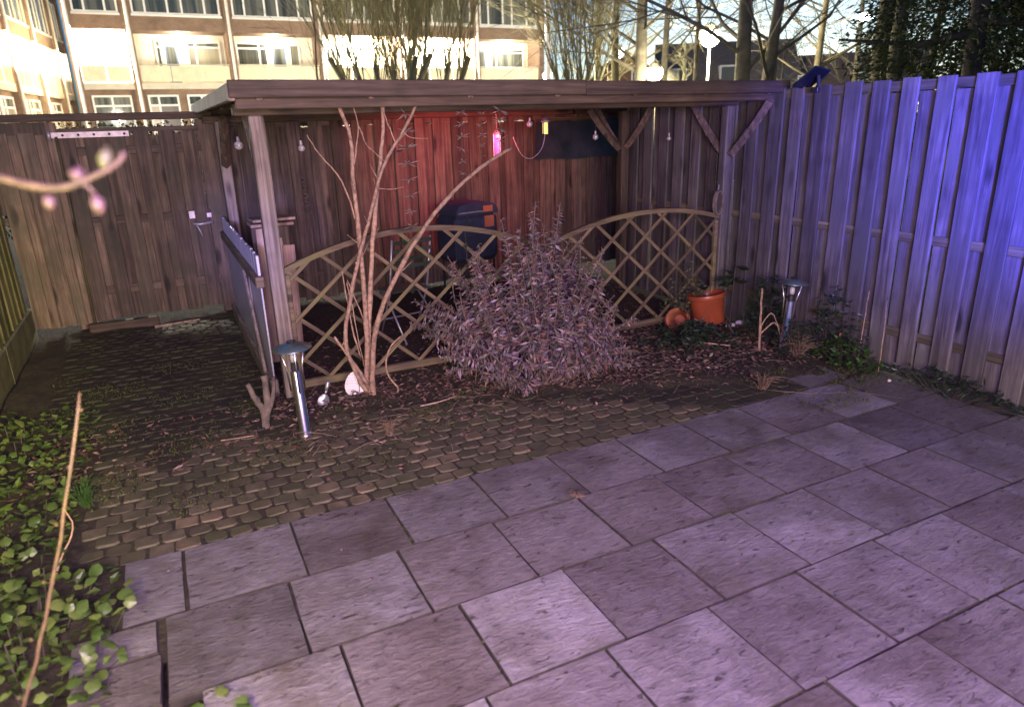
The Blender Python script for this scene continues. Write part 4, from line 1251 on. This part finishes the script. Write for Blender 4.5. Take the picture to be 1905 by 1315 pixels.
tag(g.obj('ground_cover', M['ivy_leaf']), 'low green ground cover under the ivy on the left', 'ground cover', kind='stuff')

# weeds by the right fence
def weed(label, x, y_, sx, sy, n, z1, mat, size, stems=()):
    t = thing('weed_plant', label, 'plant', (x,y_,0)); g = MB(); gs = MB()
    for k in range(n):
        u = rnd.random(); px, py = rnd.gauss(0,sx*.5), rnd.gauss(0,sy*.5); pz = z1*rnd.random()**.8*math.exp(-(px/sx)**2-(py/sy)**2)+.02
        th = rnd.uniform(0,6.283)
        g.leaf(Vector((px,py,pz)), Vector((math.cos(th),math.sin(th),rnd.gauss(.2,.4))), Vector((rnd.gauss(0,.4),rnd.gauss(0,.4),1)), size*rnd.uniform(.5,1.4), size*.55*rnd.uniform(.6,1.3))
        if k % 8 == 0: gs.tube([(px*.4,py*.4,-.02),(px,py,pz)],.003,3)
    g.obj('foliage', M[mat], t); gs.obj('stems', M['bark_dark'], t)
    return t
weed('bright green weed clump at the foot of the right fence', 4.66,3.55,.15,.35,420,.2,'weed_leaf',.05)
weed('dark leafy weeds climbing the right fence beside the orange stake', 4.72,3.75,.1,.3,260,.62,'dark_leaf',.06)
weed('shaded low weeds along the fence near the right edge of the photo', 4.75,2.75,.08,.5,300,.16,'dark_leaf',.05)
weed('dark drooping leaves beside the far steel lamp', 4.66,4.35,.17,.25,260,.6,'dark_leaf',.08)
weed('deep green fern-like plant in front of the broken pot', 4.0,4.6,.4,.3,520,.17,'dark_leaf',.07)
weed('ragged dry weeds standing around the far steel lamp', 4.44,3.9,.16,.1,150,.34,'dark_leaf',.05)
weed('thin ivy creeping over the right lattice panel', 4.35,5.12,.34,.05,240,.62,'hedge_leaf',.05)
weed('slim leafy climber on the middle of the left lattice', 2.12,5.08,.07,.04,120,1.25,'dark_leaf',.05)

# large dark leaf fan on the fence
t = thing('dark_leaf_plant', 'fan of large dark leaves against the fence right of the lattice', 'plant', (4.62,4.78,0))
MB().tube([(0,0,-.02),(.01,0,.3),(.02,0,.58)],[.008,.006,.004],5).obj('stem', M['bark_dark'], t)
for k in range(9):
    th = rnd.uniform(0,6.283); g = MB()
    g.leaf(Vector((0,0,0)), Vector((math.cos(th),math.sin(th),rnd.uniform(-.4,.15))), Vector((0,0,1)), rnd.uniform(.16,.24), rnd.uniform(.06,.09), .2)
    g.obj('leaf', M['dark_leaf'], t, loc=(.02,0,.5+rnd.uniform(-.1,.1)))

# stakes and canes
def stake(label, pts, r0, mat, name='garden_stake', cat='stake', side=()):
    b = Vector(pts[0]); t = thing(name, label, cat, (b.x,b.y,0)); g = MB()
    stem(g, [Vector(p)-Vector((b.x,b.y,0)) for p in pts], r0, r0*.7, 6, .003); g.obj('cane', M[mat], t, smooth=True)
    for s in side:
        g = MB(); stem(g, [Vector(p)-Vector((b.x,b.y,0)) for p in s], r0*.6, r0*.3, 5, .004); g.obj('twig', M[mat], t, smooth=True)
    return t
stake('pale dry cane standing left of the far steel lamp with bent side twigs', [(4.35,4.13,-.03),(4.33,4.13,.3),(4.32,4.13,.56)], .012, 'straw_bark' if 'straw_bark' in M else 'bark', side=[[(4.34,4.13,.22),(4.42,4.1,.34),(4.49,4.06,.2)],[(4.34,4.13,.16),(4.45,4.08,.26),(4.5,4.04,.1)]])
stake('short orange bamboo stake in the green weeds', [(4.72,3.66,-.03),(4.73,3.66,.26)], .011, 'clay')
stake('thin upright dry stem against the fence', [(4.76,3.5,-.02),(4.78,3.5,.35),(4.79,3.5,.6)], .005, 'bark')
stake('thinnest leaning dry stem nearest the right fence', [(4.75,3.3,-.02),(4.79,3.33,.3),(4.8,3.35,.55)], .004, 'bark')
t = thing('red_flower', 'tiny red flower at the foot of the fence', 'flower', (4.72,3.4,.0))
g = MB()
for k in range(5): g.leaf(Vector((0,0,.1)), Vector((math.cos(k*1.26),math.sin(k*1.26),.4)), Vector((0,0,1)), .035,.025,.1)
g.obj('petals', M['red_petal'], t); MB().tube([(0,0,-.01),(0,0,.1)],.003,4).obj('stem', M['weed_leaf'], t)

# loose sticks
def stick(label, pts, r0, mat='bark'):
    b = Vector(pts[0]); g = MB(); out = [Vector(p)-b for p in pts]; stem(g, out, r0, r0*.5, 6, .002)
    o = g.obj('stick', M[mat], None, smooth=True, loc=b); tag(o, label, 'stick')
stick('curved pale stick lying on the bricks below the bush', [(1.42,4.42,.02),(1.55,4.4,.03),(1.72,4.44,.035)], .006,'pinewood')
stick('straight pale stick lying before the terracotta pot', [(3.95,4.5,.06),(4.15,4.3,.05)], .007,'pinewood')
stick('long thin dry stalk lying on the far slabs', [(3.72,3.42,.02),(3.95,3.18,.03),(4.2,3.1,.02),(4.4,2.85,.015)], .0035,'stump')
stick('pale lath lying before the garden gate', [(-.25,7.75,.04),(.18,7.78,.05)], .016,'pinewood')
stick('short broken stick beside the forked stump', [(.1,4.5,.03),(.3,4.47,.03)], .006)

# forked stump by the side path
st = thing('forked_stump', 'small grey forked stump left of the steel lamp', 'stump', (.4,4.66,0))
for pts, a, b in (([(0,0,-.03),(0,0,.1),(-.04,0,.2),(-.08,0,.32)],.03,.016),([(0,0,.06),(.03,0,.16),(.03,0,.36)],.03,.02),([(.01,0,.08),(.07,.0,.2),(.09,0,.34)],.022,.01)):
    g = MB(); stem(g, pts, a, b, 7, .004); g.obj('fork', M['stump'], st, smooth=True)

# near twig and stem, close to the lens
nb = thing('near_branch', 'blurred bowed twig with pink and green buds close to the camera', 'branch', (-.07,1.08,0))
nbp = [Vector((-.26,1.17,1.885)),Vector((-.179,1.124,1.861)),Vector((-.143,1.102,1.850)),Vector((-.107,1.083,1.847)),Vector((-.067,1.069,1.861)),Vector((-.04,1.06,1.875)),Vector((-.030,1.058,1.888))]
g = MB(); stem(g, [p-Vector((-.07,1.08,0)) for p in nbp], .0058, .0035, 8, .0); g.obj('twig', M['twig'], nb, smooth=True)
def bud(c, d, L_, r_, mat):
    c = Vector(c)-Vector((-.07,1.08,0)); q = Vector(d).normalized().to_track_quat('Z','Y').to_matrix().to_4x4()
    MB().lathe([(.001,0),(r_*.5,L_*.15),(r_,L_*.45),(r_*.75,L_*.75),(.001,L_)],10,Matrix.Translation(c)@q).obj('bud', mat, nb, smooth=True)
bud((-.092,1.079,1.852),(.3,-.1,.9),.022,.011,M['bud_pink'])
bud((-.058,1.068,1.864),(.3,0,1),.034,.010,M['bud_green'])
bud((-.074,1.072,1.838),(.1,0,-1),.028,.010,M['bud_pink'])
bud((-.128,1.095,1.840),(.0,0,-1),.022,.008,M['bud_pink'])
g = MB(); g.tube([Vector((-.014,-.006,1.85)),Vector((-.006,-.008,1.843)),Vector((-.004,-.008,1.838))],.0022,5); g.obj('bud_stalk', M['twig'], nb)
ns = thing('cane_shoot', 'long reddish bare stem rising through the lower left ivy', 'stem', (-.62,1.6,0))
g = MB(); stem(g, [Vector(p)-Vector((-.62,1.6,0)) for p in ((-.72,1.55,-.02),(-.60,1.6,.35),(-.467,1.6465,.67),(-.39,1.679,.862),(-.311,1.726,1.094),(-.2355,1.784,1.35))], .0052, .0028, 7, .002); g.obj('cane', M['twig_red'], ns, smooth=True)
for k in range(7):
    z = .55+k*.11
    x = -.62; f = k/6
    p = Vector((-.52+f*.28,1.63+f*.15,.57+f*.74))-Vector((-.62,1.6,0))
    MB().ball(p,.0042,7,5).obj('node', M['twig_red'], ns, smooth=True)
ns2 = thing('cane_shoot', 'short bent dry stem curling above the ivy', 'stem', (-.72,3.3,0))
g = MB(); stem(g, [(0,0,-.02),(.06,.05,.1),(.12,.12,.2),(.09,.2,.27)], .006, .003, 6, .002); g.obj('cane', M['bark'], ns2, smooth=True)

# ================================================================== things in the garden
def bollard(label, loc, lean, h=.45, k=1.0):
    """stainless solar path lamp: tube, three brackets and a conical hat"""
    t = thing('path_lamp', label, 'garden lamp', loc); t.rotation_euler = lean
    MB().lathe([(.05*k,.0),(.05*k,.012),(.034*k,.02),(.034*k,h),(.03*k,h+.004)],22).obj('tube', M['steel'], t, smooth=False)
    for q in t.children[-1].data.polygons: q.use_smooth = len(q.vertices) == 4
    MB().lathe([(.024*k,h+.004),(.024*k,h+.05),(.014*k,h+.06)],14).obj('socket', M['black_rubber'], t)
    MB().lathe([(.019*k,h+.061),(.022*k,h+.09),(.016*k,h+.12)],14).obj('bulb', M['bulb'], t, smooth=True)
    for i in range(3):
        th = i*2.094+.5; c, s = math.cos(th), math.sin(th)
        g = MB().tube([(c*.05*k,s*.05*k,h-.14),(c*.056*k,s*.056*k,h+.02),(c*.092*k,s*.092*k,h+.155)],.0055,6)
        g.obj('bracket', M['steel'], t, smooth=True)
    hat = MB().lathe([(.122*k,h+.15),(.122*k,h+.154),(.06*k,h+.18),(.008*k,h+.2),(.001,h+.2)],26).obj('hat', M['hat'], t, smooth=True)
    MB().lathe([(.03*k,h+.196),(.028*k,h+.201),(.001,h+.203)],14).obj('solar_cell', M['solar'], hat)
M['hat'] = plain('dull_steel_hat', (.36,.45,.44), .3, .9, .2, 12, .1)
bollard('stainless steel path lamp with a conical hat in front of the pergola post', (.61,4.38,0), (rad(0),rad(-1.5),0))
bollard('stainless steel path lamp leaning among weeds by the right fence', (4.51,4.03,-.02), (0,rad(5),0), .46)

# pots
pt = thing('plant_pot', 'large orange terracotta pot tipped slightly before the right lattice', 'pot', (4.58,5.02,.02)); pt.rotation_euler = (rad(-7),rad(-5),0)
MB().lathe([(.148,0),(.152,.01),(.168,.235),(.17,.24),(.178,.243),(.181,.285),(.172,.288),(.166,.25),(.158,.2),(.14,.02),(.001,.02)],30).obj('pot_body', M['terracotta'], pt, smooth=True)
MB().lathe([(.157,.2),(.1,.21),(.001,.215)],20,None,False).obj('soil_fill', M['soil'], pt)
MB().lathe([(.1815,.244),(.184,.248),(.186,.28),(.183,.286)],30,None,False).obj('rim_band', M['terracotta'], pt, smooth=True)
bp = thing('plant_pot', 'broken clay pot lying on its side left of the big pot', 'pot', (4.2,5.0,.1)); bp.rotation_euler = (rad(75),rad(10),rad(-50))
g = MB(); n = 22
prof = [(.06,-.08),(.075,0),(.1,.1),(.112,.1),(.112,.14),(.098,.14),(.066,0),(.05,-.07)]
for (r_, z) in prof:
    for k in range(n):
        th = 2*math.pi*k/n; zz = z - (.05*max(0,math.sin(th*2+1)) if z > .05 else 0)
        g.v.append((r_*math.cos(th), r_*math.sin(th), zz))
for i in range(len(prof)-1):
    for k in range(n):
        if k in (3,4,5) and i in (1,2,3,4): continue
        k2=(k+1)%n; g.f.append((i*n+k,i*n+k2,(i+1)*n+k2,(i+1)*n+k))
g.f.append(tuple(range(n))[::-1])
g.obj('pot_body', M['clay'], bp, smooth=True)
MB().lathe([(.113,.112),(.116,.118),(.116,.13),(.113,.136)],22,None,False).obj('rim_band', M['clay'], bp)
for i, (x, y_, r_, lb) in enumerate([(4.6,4.78,.02,'smallest white pebble below the terracotta pot'),(4.67,4.78,.022,'middle white pebble below the terracotta pot'),(4.76,4.8,.032,'largest white pebble, right of the terracotta pot'),(4.6,3.1,.014,'white pebble on the soil by the right fence')]):
    g = MB().ball((0,0,0), r_, 9, 6, (1.2,.9,.75)); rr_ = random.Random(i)
    g.v = [(a+rr_.uniform(-.1,.1)*r_, b+rr_.uniform(-.1,.1)*r_, c+rr_.uniform(-.1,.1)*r_) for (a,b,c) in g.v]
    tag(g.obj('pebble', M['pebble'], None, True, (x,y_,r_*.6+.02)), lb, 'pebble')

# white ribbed oval thing at the foot of the shrub
ov = thing('ribbed_plate', 'white ribbed leaf-shaped plate leaning at the foot of the bare shrub', 'plate', (1.08,4.9,.095)); ov.rotation_euler = (rad(-14),rad(6),rad(-16))
g = MB(); n=26
out = []
for k in range(n):
    th = 2*math.pi*k/n
    px = .072*math.sin(th)*(1-.15*math.cos(th)); pz = .095*math.cos(th)
    out.append((px,pz))
for yy in (-.006,.006):
    for (a,b) in out: g.v.append((a,yy,b))
g.f.append(tuple(range(n))); g.f.append(tuple(range(2*n-1,n-1,-1)))
for k in range(n): g.f.append((k,n+k,n+(k+1)%n,(k+1)%n))
g.obj('plate_body', M['white_plastic'], ov)
for k in range(7):
    z = -.066+k*.022; hw = .068*math.sqrt(max(0,1-(z/.095)**2))
    MB().tube([(-hw,-.008,z),(0,-.0095,z+.006),(hw*.55,-.008,z)],.0028,5).obj('rib', M['white_plastic'], ov)
MB().tube([(.012,-.0085,.088),(.03,-.0095,.0),(.036,-.0085,-.075)],.0032,5).obj('seam', M['grey_plastic'], ov)

# small hand trowel stuck in the soil
tr = thing('hand_trowel', 'small grey hand trowel stuck in the soil beside the white plate', 'trowel', (.82,4.85,0)); tr.rotation_euler = (rad(-10),rad(22),0)
g = MB()
for j in range(6):
    t_ = j/5; wd = [.012,.035,.043,.042,.034,.014][j]
    for i in range(5):
        u = i/4*2-1; g.v.append((u*wd, -.014*(1-u*u), -.02+t_*.1))
for j in range(5):
    for i in range(4):
        a=j*5+i; g.f.append((a,a+1,a+6,a+5))
g.obj('blade', M['grey_plastic'], tr, smooth=True)
MB().tube([(0,-.008,.078),(0,-.004,.1),(0,0,.115)],[.009,.007,.009],8).obj('tang', M['steel'], tr, smooth=True)
MB().tube([(0,0,.112),(0,0,.13),(0,0,.165),(0,0,.178)],[.011,.015,.0155,.012],10).obj('handle', M['grey_plastic'], tr, smooth=True)

# folding chair behind the lattice
ch = thing('folding_chair', 'green slatted folding garden chair behind the left lattice panel', 'chair', (1.95,6.2,0), rad(12))
for s in (-1,1):
    MB().tube([(s*.2,.22,0),(s*.2,-.02,.44),(s*.2,-.14,.95)],.011,6).obj('leg', M['chair_frame'], ch, smooth=True)
    MB().tube([(s*.185,-.24,0),(s*.185,.0,.3),(s*.185,.2,.45)],.011,6).obj('leg', M['chair_frame'], ch, smooth=True)
for k in range(4):
    MB().cbox(-.2,.2,-.018,-.004,0,.035,.003).obj('back_slat', M['chair_green'], ch, loc=(0,-.145+k*.016,.9-k*.075))
for k in range(5):
    MB().cbox(-.2,.2,0,.05,0,.014,.003).obj('seat_slat', M['chair_green'], ch, loc=(0,-.08+k*.062,.45))
MB().tube([(-.2,.13,.17),(.2,.13,.17)],.008,6).obj('stretcher', M['chair_frame'], ch)

# covered barbecue
bb = thing('covered_barbecue', 'dark blue covered barbecue with orange patches in the pergola', 'barbecue', (2.94,7.05,0), rad(10))
g = MB().cbox(-.27,.27,-.22,.22,.5,1.0,.05); cv = g.obj('cover', M['cover'], bb)
g = MB(); prof = [(-.265,.0),(-.26,.05),(-.22,.1),(-.1,.125),(.1,.125),(.22,.1),(.26,.05),(.265,0)]
for y_ in (-.215,.215):
    for (a,b) in prof: g.v.append((a,y_,1.0+b))
for k in range(7): g.f.append((k,k+1,9+k,8+k))
g.f.append(tuple(range(7,-1,-1))); g.f.append(tuple(range(8,16)))
g.obj('lid_cover', M['cover'], cv)
MB().cbox(.07,.19,-.226,-.217,1.02,1.085,.002).obj('patch', M['orange'], bb); MB().cbox(.08,.2,-.229,-.221,.86,.98,.002).obj('patch', M['orange'], bb)
MB().tube([(-.25,-.24,1.03),(0,-.245,1.035),(.05,-.24,1.03)],.008,6).obj('piping', M['chair_frame'], bb)
for sx in (-1,1):
    for sy in (-1,1): MB().tube([(sx*.22,sy*.17,0),(sx*.22,sy*.17,.5)],.014,6).obj('leg', M['black_rubber'], bb)

# stacked pale planks behind the front post
pk = thing('plank_stack', 'pale pinkish offcut planks standing behind the left pergola post', 'planks', (.8,6.05,0))
for i, (x, h_, a) in enumerate(((-.12,1.14,.03),(-.02,1.12,-.02),(.08,.98,.04),(.03,1.05,.0))):
    MB().cbox(-.05,.05,-.012,.012,0,h_,.004).obj('plank', M['pinewood'], pk, loc=(x,i*.03,0), rot=(-.05,a,0))
MB().cbox(-.18,.16,-.05,.2,1.16,1.185,.004).obj('plank', M['pinewood'], pk)
MB().cbox(-.16,.18,-.04,.19,1.2,1.222,.004).obj('plank', M['pinewood'], pk, rot=(0,0,.08))
MB().cbox(-.16,.14,.13,.19,0,1.158,.004).obj('plank', M['shed'], pk)

# hanging leaf garlands
def garland(label, x, y_, z0, z1, n, size, seed, sway=.0):
    r_ = random.Random(seed); t = thing('hanging_garland', label, 'garland', (x,y_,z1))
    g = MB(); pts = [(sway*i/8+r_.uniform(-.004,.004), 0, -(z1-z0)*i/8) for i in range(9)]
    g.tube(pts,.0022,4); g.obj('string', M['twig'], t)
    for k in range(n):
        f = (k+.3)/n; c = Vector((sway*f,0,-(z1-z0)*f)); g = MB(); s = size*(1-.45*f)*r_.uniform(.8,1.2)
        for q in range(7):
            th = q*.9+r_.uniform(-.3,.3)
            g.leaf(Vector((0,0,0)), Vector((math.cos(th),math.sin(th)*.8,r_.uniform(-.6,.5))), Vector((0,0,1)), s*r_.uniform(.7,1.2), s*.24, .1)
        g.obj('leaf_cluster', M['garland_leaf'], t, loc=c)
garland('longest hanging garland with star-shaped leaves beside the tall stems', 1.66,5.02,1.12,2.02,8,.1,1,-.01)
garland('hanging garland right of the longest one under the pergola edge', 2.09,5.02,1.5,2.02,6,.07,2,-.01)
garland('thin short hanging garland next to the arching stem', 2.25,5.03,1.55,2.0,6,.05,3)
garland('shortest hanging garland above the arching stem tip', 2.41,5.03,1.74,2.02,4,.1,4)

# curling streamer on the back wall
t = thing('curled_streamer', 'pale curled streamer hanging on the back fence at the left', 'streamer', (1.42,7.95,1.0))
g = MB(); n = 70
for i in range(n+1):
    f = i/n; th = f*34; r_ = .035*(.5+f*.9)
    for dz in (0,.014): g.v.append((r_*math.cos(th)+.03*f, r_*math.sin(th)*.6, .46*(1-f)+dz))
for i in range(n): g.f.append((2*i,2*i+2,2*i+3,2*i+1))
g.obj('ribbon', M['stump'], t)

# hanging lamps under the pergola
hl = thing('hanging_lamp', 'slim hanging lamp glowing magenta under the pergola roof', 'lamp', (3.07,6.5,1.6))
MB().lathe([(.03,0),(.032,.005),(.032,.2),(.03,.205)],14).obj('tube_shade', M['red_glow'], hl, smooth=True)
for i in range(4):
    MB().tube([(.036*math.cos(i*1.57),.036*math.sin(i*1.57),-.01),(.036*math.cos(i*1.57),.036*math.sin(i*1.57),.215)],.004,5).obj('rib', M['steel_hinge'], hl)
MB().lathe([(.042,.206),(.03,.23),(.006,.245)],14).obj('cap', M['black_rubber'], hl)
MB().tube([(0,0,.24),(0,0,.5)],.003,4).obj('cord', M['black_rubber'], hl)
yl = thing('wall_lantern', 'small lantern with a yellow glow in the rear right of the pergola', 'lantern', (3.62,6.5,1.79))
MB().lathe([(.028,0),(.03,.01),(.03,.1),(.028,.11)],10).obj('glass', M['yellow_glow'], yl)
for i in range(4): MB().tube([(.034*math.cos(i*1.57+.4),.034*math.sin(i*1.57+.4),-.005),(.034*math.cos(i*1.57+.4),.034*math.sin(i*1.57+.4),.115)],.005,5).obj('bar', M['black_rubber'], yl)
MB().lathe([(.045,.115),(.045,.125),(.02,.15),(.005,.16)],12).obj('cap', M['steel_hinge'], yl)
MB().tube([(0,0,.15),(0,0,.3)],.003,4).obj('cord', M['black_rubber'], yl)
def bulb_(label, x, y_, z, r_, zc=2.07):
    t = thing('hanging_bulb', label, 'bulb', (x,y_,z))
    MB().ball((0,0,0),r_,14,10).obj('globe', M['bulb'], t, smooth=True)
    MB().lathe([(r_*1.02,-.004),(r_*1.03,0),(r_*1.02,.004)],14).obj('band', M['grey_plastic'], t)
    MB().tube([(0,0,r_),(0,0,r_+.03)],[.012,.01],8).obj('cap', M['steel_hinge'], t); MB().tube([(0,0,r_+.03),(0,0,max(r_+.04,zc-z))],.002,4).obj('cord', M['black_rubber'], t)
bulb_('white globe bulb hanging in front of the dark sheet', 4.22,6.5,1.74,.03)
bulb_('white globe bulb hanging left of the yellow lantern', 3.44,6.5,1.89,.03)
bulb_('small white globe bulb hanging in front of the right fence boards', 4.55,5.7,1.72,.022)
bulb_('white globe bulb hanging near the left pergola post', .62,6.0,1.8,.034)
bulb_('small white globe bulb above the back fence near the left post', 1.02,5.6,1.77,.025)
cb = MB(); stem(cb, [(3.25,6.5,1.77),(3.34,6.5,1.6),(3.46,6.5,1.56),(3.58,6.5,1.66),(3.62,6.5,1.83)], .004,.004,6,0)
tag(cb.obj('lamp_cable', M['steel_hinge']), 'looped pale cable between the magenta lamp and yellow lantern', 'cable')

# solar panel on the fence top
sp_ = thing('solar_panel', 'small black solar panel tilted on top of the right fence', 'solar panel', (4.84,4.22,2.13))
e1, e2, c0 = Vector((0,-.21,.13)), Vector((.17,0,-.03)), Vector((-.1,.17,-.005)); nn = e1.cross(e2).normalized()*.014
MB().add([c0,c0+e1,c0+e1+e2,c0+e2,c0+nn,c0+e1+nn,c0+e1+e2+nn,c0+e2+nn],[(0,3,2,1),(4,5,6,7),(0,1,5,4),(1,2,6,5),(2,3,7,6),(3,0,4,7)]).obj('panel', M['solar'], sp_)
MB().tube([(0,0,-.02),(-.01,0,.04),(-.02,0,.07)],.014,8).obj('bracket', M['black_rubber'], sp_)
MB().cbox(-.045,-.012,-.03,.03,-.06,-.02,.004).obj('clamp', M['black_rubber'], sp_)

# hook on the back wall, hose reel on the right post
hk = MB(); stem(hk, [(2.52,8.12,1.72),(2.53,8.1,1.66),(2.58,8.09,1.63),(2.63,8.1,1.68)], .008,.006,6,0)
tag(hk.obj('wall_hook', M['black_rubber']), 'small dark hook on the red-lit back boards', 'hook')
rope = thing('rope_coil', 'pale coil of rope hung low on the right pergola post', 'rope', (4.7,5.13,1.14))
for k in range(3):
    pts = [(.05*math.cos(a)*(1-.08*k), -.012*k, .11*math.sin(a)) for a in [i*2*math.pi/18 for i in range(19)]]
    MB().tube(pts,.011,6,False).obj('loop', M['stump'], rope, smooth=True)
MB().tube([(0,0,.1),(.02,.02,.16)],.006,5).obj('hanger', M['steel_hinge'], rope)
# post-box-like orange light at the far left edge
t = thing('orange_marker', 'small orange plastic marker on the left fence at the edge of the photo', 'marker', (-1.29,7.2,1.55))
MB().cbox(-.012,.012,-.05,.05,0,.26,.006).obj('plate', M['orange'], t)
MB().cbox(-.016,.016,-.056,.056,.27,.31,.004).obj('cap', M['white_plastic'], t)

for o in list(COL.objects):
    if o.parent is not None and o.name.split('.')[0] in ('stems', 'foliage', 'blades'): o['kind'] = 'stuff'
# ================================================================== repeats share a group
GROUPS = {'plank_fence': 'plank fences around the garden', 'lattice_panel': 'arched lattice panels along the pergola front', 'apartment_building': 'apartment blocks behind the garden',
 'gabled_house': 'houses beyond the trees', 'street_lamp': 'street lamps behind the garden', 'bare_tree': 'bare trees behind the pergola', 'ivy_clad_tree': 'ivy-clad trunks behind the right fence',
 'conifer': 'conifers behind the right fence', 'grass_tuft': 'grass tufts in the garden', 'ivy_patch': 'ivy patches on the left', 'weed_plant': 'weeds in the beds', 'garden_stake': 'stakes and dry stems by the right fence',
 'stick': 'loose sticks on the ground', 'cane_shoot': 'bare shoots in the ivy', 'path_lamp': 'steel path lamps', 'plant_pot': 'pots by the right lattice', 'pebble': 'white pebbles', 'hanging_garland': 'hanging leaf garlands', 'hanging_bulb': 'globe bulbs under the pergola'}
for o in list(COL.objects):
    if o.parent is None and 'label' in o.keys():
        gname = GROUPS.get(o.name.split('.')[0])
        if gname: o['group'] = gname
